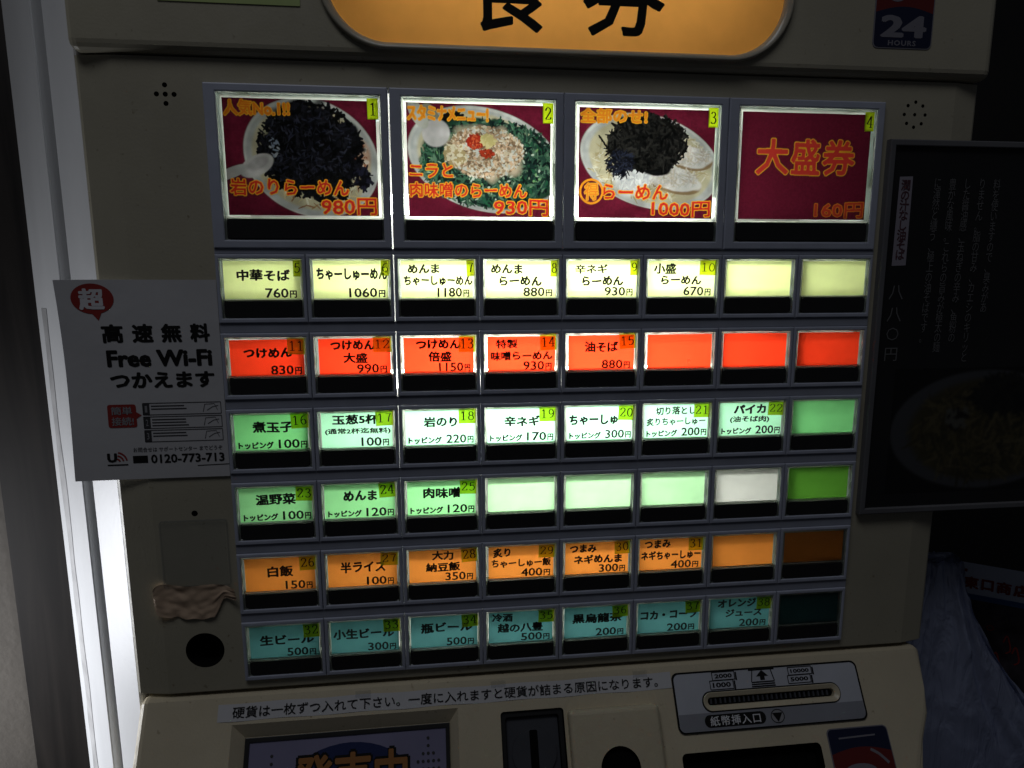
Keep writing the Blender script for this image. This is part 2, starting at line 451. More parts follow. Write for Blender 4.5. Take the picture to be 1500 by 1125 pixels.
def ell(cx, cy, rx, ry, n=18): return [(cx + rx*math.cos(2*math.pi*k/n), cy + ry*math.sin(2*math.pi*k/n)) for k in range(n+1)]
six = [(.46, .94), (.26, .9), (.12, .66), (.09, .34), (.18, .06), (.32, 0), (.48, .12), (.5, .34), (.42, .52), (.28, .56), (.12, .42)]
DIG = {'0': [ell(.3, .49, .23, .47)], '1': [[(.32, 0), (.32, .98)], [(.32, .96), (.13, .82)], [(.12, .0), (.52, .0)]],
    '2': [spline([(.08, .72), (.14, .9), (.3, .98), (.48, .88), (.5, .7), (.36, .45), (.08, .04)]), [(.06, .03), (.52, .03)], [(.52, .03), (.54, .2)]],
    '3': [spline([(.1, .82), (.2, .96), (.38, .95), (.47, .76), (.36, .58), (.22, .54)]), spline([(.22, .54), (.42, .48), (.52, .28), (.42, .06), (.22, 0), (.07, .12)])],
    '4': [[(.42, 0), (.42, .98)], [(.42, .98), (.05, .3)], [(.03, .3), (.6, .3)], [(.26, 0), (.56, 0)]],
    '5': [[(.14, .95), (.5, .95)], [(.16, .95), (.12, .52)], spline([(.12, .52), (.3, .62), (.48, .5), (.51, .28), (.4, .06), (.2, 0), (.06, .12)])],
    '6': [spline(six)], '7': [[(.07, .95), (.54, .95)], spline([(.54, .95), (.38, .6), (.28, 0)])],
    '8': [ell(.3, .74, .18, .23), ell(.3, .26, .23, .26)], '9': [spline([(.6-x, .98-y) for x, y in six])]}
def serif_number(s, x0, x1, z0, z1):
    parts = []; w_ = (x1-x0)/len(s); h = z1-z0
    for k, ch in enumerate(s):
        for st in DIG[ch]:
            pts = [(x0 + (k + .08 + x/.6*.84)*w_, z0 + y*h) for x, y in st]
            parts.append(ribbon(pts, lambda dx, dy: h*(.055 + .075*abs(dy))))
    return parts

# ------------------------------------------------------------------ printed pictures (colour on a fine grid of points)
class Print:
    def __init__(s, W, H, bg, nx=300, asp=None):
        s.W, s.H = W, H; s.nx = nx; s.ny = int(nx*H/W)
        s.C = np.tile(lin(bg), (s.ny, s.nx, 1))
        s.X, s.Z = np.meshgrid(np.linspace(0, 1, s.nx), np.linspace(0, 1, s.ny))   # Z up, 0..1
    def vnoise(s, sx, sy, seed=0):
        rs = np.random.RandomState(seed); g = rs.rand(sy+2, sx+2)
        x = s.X*sx; y = s.Z*sy; i = np.minimum(x.astype(int), sx); j = np.minimum(y.astype(int), sy)
        fx = x-i; fy = y-j; fx = fx*fx*(3-2*fx); fy = fy*fy*(3-2*fy)
        return (g[j, i]*(1-fx)+g[j, i+1]*fx)*(1-fy) + (g[j+1, i]*(1-fx)+g[j+1, i+1]*fx)*fy
    def paint(s, mask, c, a=1.0):
        m_ = np.clip(mask, 0, 1)[..., None]*a; s.C = s.C*(1-m_) + lin(c)*m_
    def mul(s, f): s.C = s.C*f[..., None]
    def ellipse(s, cx, cz, rx, rz, rot=0, soft=.02, wob=None):
        a = R(rot); dx = (s.X-cx)*s.W/s.H; dz = s.Z-cz
        u = (dx*math.cos(a)+dz*math.sin(a))/(rx*s.W/s.H); v = (-dx*math.sin(a)+dz*math.cos(a))/rz
        d = np.sqrt(u*u+v*v)
        if wob is not None: d = d + wob
        return np.clip((1-d)/soft + .5, 0, 1)
    def shard(s, cx, cz, l, w_, ang, c, a=1.0):
        L = max(l, w_)*1.2
        i0, i1 = int((cx-L)*s.nx), int((cx+L)*s.nx)+2; j0, j1 = int((cz-L*s.W/s.H)*s.ny), int((cz+L*s.W/s.H)*s.ny)+2
        i0, j0 = max(0, i0), max(0, j0)
        if i1 <= i0 or j1 <= j0: return
        dx = s.X[j0:j1, i0:i1]-cx; dz = (s.Z[j0:j1, i0:i1]-cz)*s.H/s.W
        u = dx*math.cos(ang)+dz*math.sin(ang); v = -dx*math.sin(ang)+dz*math.cos(ang)
        m_ = ((abs(u) < l/2) & (abs(v) < w_/2*(1-.5*abs(u)/(l/2))))[..., None]*a
        s.C[j0:j1, i0:i1] = s.C[j0:j1, i0:i1]*(1-m_) + lin(c)*m_
    def tris(s, V, T, c):
        m_ = np.zeros((s.ny, s.nx))
        P = V*np.array([s.nx-1, s.ny-1])
        for t in T:
            a, b, c_ = P[t]
            lo = np.maximum(np.floor(np.minimum(np.minimum(a, b), c_)).astype(int), 0); hi = np.ceil(np.maximum(np.maximum(a, b), c_)).astype(int)+1
            hi = np.minimum(hi, [s.nx, s.ny])
            if (hi <= lo).any(): continue
            gx, gy = np.meshgrid(np.arange(lo[0], hi[0]), np.arange(lo[1], hi[1]))
            e = lambda p, q: (q[0]-p[0])*(gy-p[1]) - (q[1]-p[1])*(gx-p[0])
            e1, e2, e3 = e(a, b), e(b, c_), e(c_, a)
            ins = ((e1 >= 0) & (e2 >= 0) & (e3 >= 0)) | ((e1 <= 0) & (e2 <= 0) & (e3 <= 0))
            m_[lo[1]:hi[1], lo[0]:hi[0]] = np.maximum(m_[lo[1]:hi[1], lo[0]:hi[0]], ins)
        if c is None: return m_
        s.paint(m_, c)
    def text(s, lines, wob=.02):
        """lines: (text, u0,u1,v0,v1) box in card fractions, v up; red letters with a yellow edge"""
        def grow(m_, r):
            o_ = m_.copy(); n_ = int(math.ceil(r))
            for dy in range(-n_, n_+1):
                for dx in range(-n_, n_+1):
                    d_ = math.hypot(dx, dy)
                    if 0 < d_ < r + .5: o_ = np.maximum(o_, np.roll(m_, (dy, dx), (0, 1))*min(1, r + .5 - d_))
            return o_
        th = text_meshes([(l[0], 0, .022, 1.0) for l in lines])
        for (V, T, _), l in zip(th, lines):
            red, yel = (l[5], l[6]) if len(l) > 6 else ((206, 48, 38), (240, 172, 36))
            V = V.copy(); V[:, 0] += .0; B = np.array([l[1], l[3]]) + V*np.array([l[2]-l[1], l[4]-l[3]])
            m_ = s.tris(B, T, None); hp = (l[4]-l[3])*s.ny*(.25 if l[0] == '得' else 1)
            s.paint(grow(m_, hp*.030+2.3), yel); s.paint(grow(m_, hp*.030+.3), red)
    def finish(s, soft=1):
        for _ in range(soft):
            P = np.pad(s.C, ((1, 1), (1, 1), (0, 0)), mode='edge')
            s.C = (P[1:-1, 1:-1]*4 + P[:-2, 1:-1] + P[2:, 1:-1] + P[1:-1, :-2] + P[1:-1, 2:])/8
    def build(s, name, x0, z0, y, mat, parent, mp=None, notch=None):
        X = x0 + s.X*s.W; Z = z0 + s.Z*s.H
        V = np.stack([X, np.full_like(X, y), Z], -1).reshape(-1, 3)
        if mp: V = np.array([mp(v[0], v[2]) for v in V])
        idx = np.arange(s.nx*s.ny).reshape(s.ny, s.nx)
        F = np.stack([idx[:-1, :-1], idx[:-1, 1:], idx[1:, 1:], idx[1:, :-1]], -1).reshape(-1, 4)
        if notch:
            cz = (s.Z[:-1, :-1].ravel() > notch[1]) & (s.X[:-1, :-1].ravel() > notch[0]); F = F[~cz]
        o = obj(name, V, F.tolist(), mat, parent)
        at = o.data.attributes.new('print', 'FLOAT_COLOR', 'POINT')
        at.data.foreach_set('color', np.concatenate([s.C.reshape(-1, 3), np.ones((s.nx*s.ny, 1))], 1).astype(np.float32).ravel())
        return o

M['photo'] = paper_backlit('backlit_photo_print', None, .235, .25, attr='print')
M['printed'] = attr_print('printed_picture', 'print', .5, 1.35)

# ------------------------------------------------------------------ the setting
def slab(name, x0, x1, y0, y1, z0, z1, mat):
    o = from_bm(name, bm_box(x0, x1, y0, y1, z0, z1), mat); o['kind'] = 'structure'; return o
slab('floor', -2500, 2500, -2500, 900, -1340, -1300, M['floor'])
slab('wall_wood', -195, -60, 121, 160, -1300, 1100, M['wood'])
slab('wall_left', -1500, -195.5, 126, 165, -1300, 1100, M['wallbeige'])
slab('wall_back', -195, 2200, 640, 680, -1300, 1100, M['wallblack'])

# ------------------------------------------------------------------ the ticket machine
mach = thing('ticket_machine', 'beige meal ticket vending machine with rows of backlit menu buttons', 'vending machine', 181, 150, -1300)
GX0, GX1 = -2.3, 366.3
# cabinet body and slanted left flank (door edge, gap, cabinet edge)
from_bm('cabinet_body', bm_box(-58, 424, 112, 420, -1299.5, 420, 3), M['white'], mach)
def flank(name, a, b_, depth, mat):
    (xa, ya), (xb, yb) = a, b_
    P = [(xa, ya), (xb, yb), (xb + 6, yb + 5), (xa + 6, ya + 8)]
    bm = bmesh.new()
    L = [bm.verts.new((x, y, -1299)) for x, y in P]; H = [bm.verts.new((x, y, 420)) for x, y in P]
    for i in range(4): bm.faces.new((L[i], L[(i+1) % 4], H[(i+1) % 4], H[i]))
    bm.faces.new(L[::-1]); bm.faces.new(H)
    bmesh.ops.recalc_face_normals(bm, faces=bm.faces[:])
    bmesh.ops.bevel(bm, geom=[e for e in bm.edges if abs(e.verts[0].co.z-e.verts[1].co.z) > 100], offset=.7, segments=2, affect='EDGES')
    return from_bm(name, bm, mat, mach)
flank('door_edge', (-63.6, 5.0), (-88.6, 29.0), 6, M['white'])
flank('cabinet_edge', (-94.5, 29.8), (-135.5, 80.0), 6, M['white'])
def edge_pt(t, z, h=.25):     # point on the cabinet edge face, t 0..1 from front to back
    return (-94.5 - 41*t - .77*h, 29.8 + 50.2*t - .63*h, z)
st = [edge_pt(a + .05*mnoise.noise(Vector((z*.03, a*9, 2))), z) for z in range(-420, -20, 8) for a in (.62, .80)]
obj('tape_residue', st, [(2*i, 2*i+1, 2*i+3, 2*i+2) for i in range(len(st)//2-1)], plastic('grey_residue', (.42, .42, .42), .6, .25, 60), mach)
from_bm('door_gasket', bm_box(-92.5, -80, 39.5, 60, -1299, 420), M['hole'], mach)
from_bm('side_filler', bm_box(-126, -64, 90, 111.5, -1299, 420), M['hole'], mach)

# front panel: slightly turned-back left and right margins
def front_panel():
    pr = [(-63, 12), (-63, 3.6), (-61.5, 2.6), (-45, 0), (409, 0), (423.5, 2.6), (425, 3.6), (425, 12)]
    bm = bmesh.new()
    L = [bm.verts.new((x, y, -247)) for x, y in pr]; H = [bm.verts.new((x, y, 98.8)) for x, y in pr]; n = len(pr)
    for i in range(n): bm.faces.new((L[i], L[(i+1) % n], H[(i+1) % n], H[i]))
    bm.faces.new(L[::-1]); bm.faces.new(H); bmesh.ops.recalc_face_normals(bm, faces=bm.faces[:])
    bmesh.ops.bevel(bm, geom=[e for e in bm.edges if all(v.co.z < -240 and v.co.y < 4 for v in e.verts)], offset=1.2, segments=2, affect='EDGES')
    o = from_bm('front_panel', bm, M['beige'], mach)
    cs = [bm_box(GX0, GX1, -10, 20, -240.4, 87.3)]
    for dx, dz in ((0, 0), (4.2, 0), (-4.2, 0), (0, 4.4), (0, -4.4)): cs.append(bm_cyl(-20.5+dx, 81+dz, 1.25, -5, 9, 12))
    cs.append(bm_cyl(385, 81, 1.0, -5, 9, 12))
    for k in range(8): cs.append(bm_cyl(385+6.4*math.cos(k*math.pi/4), 81+6.8*math.sin(k*math.pi/4), 1.0, -5, 9, 12))
    cs.append(bm_cyl(-23.4, -220.3, 10.6, -5, 11, 40)); cs.append(bm_cyl(-23, -138.3, 1.7, -5, 6, 14))
    cut(o, cs); return o
fp = front_panel()
from_bm('speaker_backing', bm_prism(rect(-30, -11, 72, 90), 9.5, 11.5), M['hole'], fp)
from_bm('speaker_backing', bm_prism(rect(375, 395, 72, 90), 9.5, 11.5), M['hole'], fp)
from_bm('lock_well', bm_prism(ell(-23.4, -220.3, 10.5, 10.5, 40)[:-1], 10.4, 11.4), M['hole'], fp)
# white light box behind the buttons with its tubes
lb = bmesh.new()
for a in ((GX0-6, GX1+6, 88, 91, -246, 92), (GX0-6, GX0-3, 12.2, 88, -246, 92), (GX1+3, GX1+6, 12.2, 88, -246, 92),
          (GX0-3, GX1+3, 12.2, 88, 89, 92), (GX0-3, GX1+3, 12.2, 88, -246, -243)): bm_box(*a, bm=lb)
from_bm('light_box', lb, M['inner'], mach)
def tube(x0, x1, y, z, r, mat, par):
    bm = bmesh.new(); n = 12
    A = [bm.verts.new((x0, y+r*math.cos(2*math.pi*k/n), z+r*math.sin(2*math.pi*k/n))) for k in range(n)]
    B = [bm.verts.new((x1, y+r*math.cos(2*math.pi*k/n), z+r*math.sin(2*math.pi*k/n))) for k in range(n)]
    for k in range(n): bm.faces.new((A[k], A[(k+1) % n], B[(k+1) % n], B[k]))
    bm.faces.new(A[::-1]); bm.faces.new(B)
    return from_bm('fluorescent_tube', bm, mat, par, smooth=False)
tube(82, 284, 56, 34, 6, M['tube'], mach)
tube(78, 268, 56, -74, 6, M['tube'], mach)
# unseen baffle plates, added to keep tube light off the lower right buttons
baf = bmesh.new()
bm_box(320.6, 321.6, 4, 82, -240, -152.6, bm=baf); bm_box(321.6, 368, 4, 50, -153.6, -152.6, bm=baf); bm_box(321.6, 368, 4, 87.6, -203, -202, bm=baf)
from_bm('light_baffle', baf, M['darkgrey'], mach)

# ---- buttons
YB0, YB1 = -2.2, 3.2
def ring_box(o, i, y0, y1, bev=.5): return bm_frame(rect(*o), rect(*i), y0, y1, bev)
def make_button_kit(W, zt, zb, bar_t, bar_b, zlo, zhi, xr0, xr1):
    """W=window x-range, zt/zb card window, bar, outer z range and outer x range -> meshes around the window's own coordinates"""
    k = {}
    k['bezel'] = lambda t0=0, t1=0: ring_box((xr0+t0, xr1-t1, zlo, zhi), (W[0]-.4, W[1]+.4, bar_b-.6, zt+.4), YB0, YB1, .55)
    return k

def cap(W, zt, zb, bot, low=None):
    """clear cap: side walls round the card with small clips"""
    bm = bmesh.new(); t = .8; bot = zb-.1
    x0, x1 = W; 
    bm_box(x0, x0+t, -1.9, 3.4, bot, zt, .15, 1, bm); bm_box(x1-t, x1, -1.9, 3.4, bot, zt, .15, 1, bm)
    bm_box(x0+t+.05, x1-t-.05, -1.9, 3.4, zt-.75, zt, .15, 1, bm); bm_box(x0+t+.05, x1-t-.05, -1.7, 3.4, zb-.1, zb+.5, .12, 1, bm)
    if low is not None:
        bm_box(x0, x0+.75, -1.9, .45, low, zb-.2, .12, 1, bm); bm_box(x1-.75, x1, -1.9, .45, low, zb-.2, .12, 1, bm); bm_box(x0+.8, x1-.8, -1.5, .45, low, low+.42, .12, 1, bm)
    h = zt-zb
    for xa, xb in ((x0-.04, x0+.6), (x1-.6, x1+.04)):
        bm_box(xa, xb, -2.1, 1.5, zb+h*.30, zb+h*.48, .1, 1, bm)
    for f in (.13, .80):
        xx = x0+(x1-x0)*f; bm_box(xx, xx+(x1-x0)*.07, -2.1, 1, zt-.7, zt+.05, .1, 1, bm)
    return bm

def bar_bm(x0, x1, z0, z1):
    b = bm_prism(rrect(x0, x1, z0, z1, min(1.8, (z1-z0)/2.2), 4), -1.9, .4, 1.0, 3)
    return b

CARDC = {'y': (.78, .86, .38), 'r': (.88, .042, .012), 'g': (.19, .60, .22), 'm': (.40, .80, .54), 'G': (.28, .68, .30), 'p': (.46, .78, .45),
         'w': (.80, .79, .77), 'd': (.09, .28, .030), 'o': (.80, .25, .042), 't': (.085, .25, .27)}
MC = {k: paper_backlit('card_' + n, CARDC[k], 1.0 if k != 'w' else .9, .18) for k, n in
      dict(y='yellow', r='red', g='green', m='mint', G='leaf_green', p='pale_green', w='white', d='dark_green', o='orange', t='teal').items()}
NAME = dict(y='pale yellow', r='red', g='green', m='mint green', G='green', p='pale green', w='white', d='dark green', o='orange', t='teal')

PR = lambda t, a=.53, b_=.92: (t, a, b_, .72, .96)
TOP = lambda t: [('トッピング', .07, .52, .76, .95), (t, .58, .95, .71, .95)]
ROWS = [
 [('y', 5, [('中華そば', .19, .845, .25, .54), PR('760円')]), ('y', 6, [('ちゃーしゅーめん', .07, .96, .22, .53), PR('1060円', .47, .93)]),
  ('y', 7, [('めんま', .12, .53, .12, .37), ('ちゃーしゅーめん', .066, .96, .42, .67), PR('1180円', .5, .915)]),
  ('y', 8, [('めんま', .1, .52, .13, .38), ('らーめん', .21, .78, .43, .69), PR('880円')]),
  ('y', 9, [('辛ネギ', .125, .57, .13, .38), ('らーめん', .22, .79, .43, .69), PR('930円')]),
  ('y', 10, [('小盛', .105, .42, .11, .39), ('らーめん', .21, .78, .43, .67), PR('670円')]), ('y', 0, []), ('y', 0, [])],
 [('r', 11, [('つけめん', .21, .82, .27, .53), PR('830円', .54, .93)]), ('r', 12, [('つけめん', .2, .77, .1, .36), ('大盛', .36, .675, .42, .70), PR('990円')]),
  ('r', 13, [('つけめん', .2, .79, .1, .36), ('倍盛', .36, .67, .42, .70), PR('1150円', .5, .917)]),
  ('r', 14, [('特製', .16, .45, .13, .38), ('味噌らーめん', .09, .93, .44, .70), PR('930円')]),
  ('r', 15, [('油そば', .27, .74, .22, .51), PR('880円', .51, .91)]), ('r', 0, []), ('r', 0, []), ('r', 0, [])],
 [('g', 16, [('煮玉子', .26, .78, .22, .53)] + TOP('100円')), ('m', 17, [('玉葱5杯', .18, .79, .1, .37), ('(通常2杯迄無料)', .08, .94, .46, .64), PR('100円', .55, .915)]),
  ('m', 18, [('岩のり', .28, .73, .22, .5)] + TOP('220円')), ('m', 19, [('辛ネギ', .27, .76, .25, .54)] + TOP('170円')),
  ('m', 20, [('ちゃーしゅ', .07, .76, .27, .56)] + TOP('300円')), ('m', 21, [('切り落とし', .2, .78, .1, .34), ('炙りちゃーしゅー', .07, .93, .42, .64)] + TOP('200円')),
  ('m', 22, [('パイカ', .24, .72, .1, .37), ('(油そば肉)', .19, .78, .43, .63)] + TOP('200円')), ('g', 0, [])],
 [('G', 23, [('温野菜', .24, .76, .22, .53)] + TOP('100円')), ('G', 24, [('めんま', .28, .73, .22, .52)] + TOP('120円')),
  ('G', 25, [('肉味噌', .25, .76, .22, .53)] + TOP('120円')), ('p', 0, []), ('p', 0, []), ('p', 0, []), ('w', 0, []), ('d', 0, [])],
 [('o', 26, [('白飯', .33, .67, .28, .6), PR('150円', .56, .92)]), ('o', 27, [('半ライス', .2, .81, .28, .6), PR('100円', .55, .92)]),
  ('o', 28, [('大力', .35, .65, .08, .36), ('納豆飯', .26, .74, .42, .69), PR('350円')]),
  ('o', 29, [('炙り', .1, .35, .1, .38), ('ちゃーしゅー飯', .08, .93, .42, .68), PR('400円', .5, .92)]),
  ('o', 30, [('つまみ', .1, .49, .1, .36), ('ネギめんま', .16, .87, .42, .69), PR('300円')]),
  ('o', 31, [('つまみ', .1, .49, .08, .33), ('ネギちゃーしゅー', .05, .95, .41, .68), PR('400円', .5, .92)]), ('o', 0, []), ('o', 0, [])],
 [('t', 32, [('生ビール', .17, .9, .32, .62), PR('500円')]), ('t', 33, [('小生ビール', .06, .9, .28, .58), PR('300円')]),
  ('t', 34, [('瓶ビール', .17, .9, .25, .56), PR('500円')]), ('t', 35, [('冷酒', .08, .38, .1, .36), ('越の八豊', .16, .82, .4, .69), PR('500円', .5, .92)]),
  ('t', 36, [('黒烏龍茶', .15, .9, .25, .56), PR('200円', .5, .92)]), ('t', 37, [('コカ・コーラ', .07, .93, .3, .58), PR('200円', .48, .9)]),
  ('t', 38, [('オレンジ', .15, .75, .08, .34), ('ジュース', .28, .85, .4, .64), PR('200円', .5, .92)]), ('t', 0, [])]]

WS, PX, PZ = (0.0, 41.7), 46.0, 41.29
# spacer strips between the rows
SP = []
zlist = [(5.35, 2.4)] + [(-r*PZ-33.55, -(r+1)*PZ+2.4) for r in range(5)]
for za, zb in zlist:
    from_bm('spacer_strip', bm_box(GX0+.1, GX1-.1, -1.2, 3.0, zb+.05, za-.05, .3), M['spacer'], mach)
proto = {}
def put(name, key, maker, mats, dx, dz, parent):
    """first use builds the mesh, later uses share it"""
    if key not in proto:
        o = from_bm(name, maker(), mats); proto[key] = (o.data, world_loc(o)); COL.objects.unlink(o); bpy.data.objects.remove(o)
    me, c = proto[key]
    return shared(name, me, c + Vector((dx*.001, 0, dz*.001)), parent)

for r, row in enumerate(ROWS):
    for c, (k, num, lines) in enumerate(row):
        dx, dz = c*PX, -r*PZ
        wide = {0: .38, 1: .26, 2: .12}.get(r, 0) if c == 1 else 0
        b = put('menu_button', ('bez', wide), lambda: ring_box((-2.05, 43.65 - wide, -33.5, 2.35), (-.06, 41.76, -31.0, .06), YB0, YB1, .55), M['slate'], dx, dz, mach)
        b['label'] = f'{NAME[k]} backlit menu button numbered {num}' if num else f'blank {NAME[k]} backlit menu button without number'
        put('clear_cap', 'cap', lambda: cap(WS, 0, -21.3, -30.6, -30.93), M['acrylic'], dx, dz, b)
        put('press_bar', 'bar', lambda: bar_bm(1.2, 40.5, -30.3, -22.0), M['black'], dx, dz, b)
        put('bar_sill', 'sill', lambda: bm_box(.0, 41.7, .5, 3.1, -30.94, -21.5), M['darkgrey'], dx, dz, b)
        # card, a hair askew in its cap
        x0, x1, z0, z1 = 1.15 + random.uniform(0, .45), 40.55 - random.uniform(0, .5), -21.15, -.75 - random.uniform(0, .25)
        if k == 'r': x0 += .5; z1 -= .35
        sk = random.uniform(-.006, .006)
        Cx, Cz = (x0+x1)/2, (z0+z1)/2
        def mp(x, z, y=-.4, sk=sk, dx=dx, dz=dz): return (dx + Cx + (x-Cx) - sk*(z-Cz), y, dz + Cz + (z-Cz) + sk*(x-Cx))
        obj('label_card', [mp(x0, z0), mp(x1, z0), mp(x1, z1), mp(x0, z1)], [(0, 1, 2, 3)], MC[k], b)
        if lines:
            L = []
            for t, u0, u1, v0, v1 in lines:
                L.append((t, u0*41.7, u1*41.7, -21.2*v1, -21.2*v0))
            dish = [l for l in L if not l[0][0].isdigit() and l[0] != 'トッピング']; price = [l for l in L if l not in dish]
            im = M['brown'] if k in 'ro' else M['ink']
            mpt = lambda x, z, f=mp: f(x, z, -.55)
            for l in dish:
                kana = all('\u3040' <= ch <= '\u30ff' or ch in '・' for ch in l[0])
                big_ = (l[4]-l[3]) > 5.4
                lettering('dish_name', b, im, [l], mpt, (.056 if big_ else .052) if kana else (.046 if big_ else .038), .030)
            dg_, yn_, tp_ = [], [], []
            for t, xa, xb, za, zb_ in price:
                if t.endswith('円'):
                    w_ = xb-xa; f_ = .735 if len(t) == 4 else .775
                    dg_.append((t[:-1], xa, xa+w_*f_, za, zb_)); yn_.append(('円', xa+w_*(f_+.04), xb, za, za+(zb_-za)*.78))
                else: tp_.append((t, xa, xb, za, zb_))
            lettering('price', b, im, dg_, mpt, .022, .008)
            lettering('yen_sign', b, im, yn_, mpt, .045, .01)
            if tp_: lettering('topping_word', b, im, tp_, mpt, .062, .025)
        if num:
            s = str(num); n2 = len(s) == 2
            u0, u1 = (.755, .985) if n2 else (.885, .992); j = random.uniform(-.02, .02)
            a0, a1, t0, t1 = (u0+j*.5)*41.7, u1*41.7, -21.2*(.43+j), -21.2*.0 - .3
            q = random.uniform(-.05, .05)
            def mq(x, z, y=-.75, q=q, a0=a0, t0=t0, dx=dx, dz=dz): return (dx + x - q*(z-t0), y, dz + z + q*(x-a0))
            obj('number_sticker', [mq(a0, t0), mq(a1, t0), mq(a1, t1), mq(a0, t1)], [(0, 1, 2, 3)], M['numtape'], b)
            w_ = a1-a0
            lettering('number', b, M['ink'], [], lambda x, z, f=mq: f(x, z, -.9), extra=serif_number(s, a0+w_*.04, a1-w_*.06, t0+2.1, t1-1.7))
        if (r, c) == (1, 5):
            mk = [(26.6, -15.9), (27.2, -15.5), (27.9, -15.8), (27.7, -16.5), (27.2, -16.7), (27.4, -17.4), (26.9, -17.7), (26.7, -17.0)]
            obj('pale_mark', [mp(x, z, -.5) for x, z in mk], [list(range(8))[::-1]], paper_backlit('scuffed_paper', (.95, .75, .6), 1.0, .3), b)
        put('clear_pane', 'pane', lambda: bm_box(1.0, 40.7, -2.0, -1.6, -21.1, -.8), M['pane'], dx, dz, b)

# ---- the four large picture buttons
def noodle_bits(P, n, cx, cz, rx, rz, l, w_, cols, seed, a=1.0, edge=.0):
    rs = np.random.RandomState(seed)
    for _ in range(n):
        t = rs.rand()*2*math.pi; d = math.sqrt(rs.rand())
        P.shard(cx+rx*d*math.cos(t), cz+rz*d*math.sin(t), l*(.5+rs.rand()), w_*(.5+rs.rand()), rs.rand()*math.pi, cols[rs.randint(len(cols))], a)

MAR = (104, 26, 48)
CW, CH = 76.4, 57.8
def base():
    P = Print(CW, CH, MAR, 390); P.mul(.86 + .28*P.vnoise(90, 70, 3)*(.7+.6*P.vnoise(7, 5, 4))); return P
def bowl(P, cx, cz, rx, rz, rot=0):
    P.paint(P.ellipse(cx, cz, rx, rz, rot, .02), (196, 198, 198))
    P.paint(P.ellipse(cx, cz-.01, rx*.965, rz*.965, rot, .03), (176, 178, 180))
    P.paint(P.ellipse(cx, cz, rx*.88, rz*.88, rot, .05), (184, 176, 150))
def pic1():
    P = base(); bowl(P, .565, .50, .455, .50, -22)
    wob = (P.vnoise(14, 12, 5)-.5)*.3
    noodle_bits(P, 260, .6, .45, .33, .40, .05, .010, [(205, 190, 150), (170, 140, 95), (215, 208, 190), (150, 110, 80)], 11)
    P.paint(P.ellipse(.865, .52, .09, .16, 0, .3), (196, 160, 140)); noodle_bits(P, 50, .87, .5, .07, .14, .04, .02, [(205, 170, 150), (170, 110, 80), (225, 210, 200)], 12)
    P.paint(P.ellipse(.56, .57, .335, .385, -20, .08, wob), (18, 18, 20))
    noodle_bits(P, 1200, .56, .57, .345, .395, .055, .022, [(14, 14, 16), (20, 20, 24), (28, 28, 36), (10, 10, 10)], 13)
    noodle_bits(P, 260, .54, .57, .30, .34, .035, .008, [(46, 48, 66), (60, 62, 78), (34, 34, 40)], 14, .8)
    noodle_bits(P, 130, .66, .25, .15, .14, .05, .02, [(14, 14, 16), (24, 24, 26)], 15); noodle_bits(P, 60, .9, .33, .05, .1, .05, .022, [(16, 16, 20), (34, 34, 50)], 16)
    noodle_bits(P, 14, .32, .6, .03, .09, .03, .014, [(120, 130, 150), (150, 155, 165)], 17)
    sp = P.ellipse(.20, .43, .12, .085, 28, .1); P.paint(sp, (186, 184, 186)); P.paint(P.ellipse(.04, .37, .12, .045, 22, .1), (178, 176, 178)); P.paint(P.ellipse(.21, .45, .075, .05, 28, .3), (168, 164, 168))
    P.mul(.66 + .5*P.vnoise(11, 8, 77)*(.6 + .8*P.vnoise(34, 26, 78))); P.text([('人気No.1!!', .01, .43, .855, .985, (224, 120, 30), (236, 168, 40)), ('岩のりらーめん', .02, .80, .175, .315), ('980円', .615, .985, .01, .155)]); P.finish(); return P
def pic2():
    P = base(); bowl(P, .54, .51, .545, .455, -14)
    P.paint(P.ellipse(.18, .86, .05, .16, 28, .1), (140, 140, 130)); noodle_bits(P, 120, .33, .84, .09, .07, .05, .02, [(16, 14, 14), (30, 24, 20)], 21)
    P.paint(P.ellipse(.57, .48, .49, .385, -14, .05, (P.vnoise(18, 14, 7)-.5)*.1), (34, 62, 48))
    noodle_bits(P, 1900, .57, .48, .485, .38, .05, .017, [(30, 52, 48), (42, 72, 62), (24, 40, 38), (62, 98, 78), (36, 82, 60), (18, 30, 30), (90, 120, 100)], 22)
    noodle_bits(P, 120, .55, .44, .42, .33, .02, .014, [(190, 200, 190), (150, 170, 150), (120, 160, 110)], 23)
    P.paint(P.ellipse(.54, .58, .26, .225, -10, .25, (P.vnoise(12, 10, 9)-.5)*.35), (196, 178, 156))
    noodle_bits(P, 1900, .54, .58, .265, .225, .024, .016, [(204, 188, 166), (176, 150, 124), (218, 208, 196), (150, 122, 94), (196, 198, 194), (210, 174, 146), (128, 104, 82)], 24)
    noodle_bits(P, 90, .33, .55, .08, .1, .03, .02, [(214, 204, 180), (170, 150, 110)], 25)
    noodle_bits(P, 110, .47, .67, .055, .06, .03, .014, [(176, 50, 30), (150, 40, 24), (196, 90, 60)], 26); noodle_bits(P, 50, .55, .57, .05, .035, .025, .014, [(176, 60, 36), (140, 44, 26)], 27)
    noodle_bits(P, 50, .56, .68, .05, .05, .03, .022, [(206, 190, 130), (220, 206, 150)], 28)
    sp = P.ellipse(.20, .74, .095, .12, 20, .12); P.paint(sp, (188, 184, 188)); P.paint(P.ellipse(.08, .9, .05, .14, 32, .1), (176, 176, 172))
    P.mul(.66 + .5*P.vnoise(11, 8, 77)*(.6 + .8*P.vnoise(34, 26, 78))); P.text([('スタミナメニュー!', .01, .56, .85, .975, (226, 130, 34), (236, 170, 40)), ('ニラと', .015, .31, .35, .475), ('肉味噌のらーめん', .015, .83, .175, .305), ('930円', .60, .985, .015, .16)]); P.finish(); return P
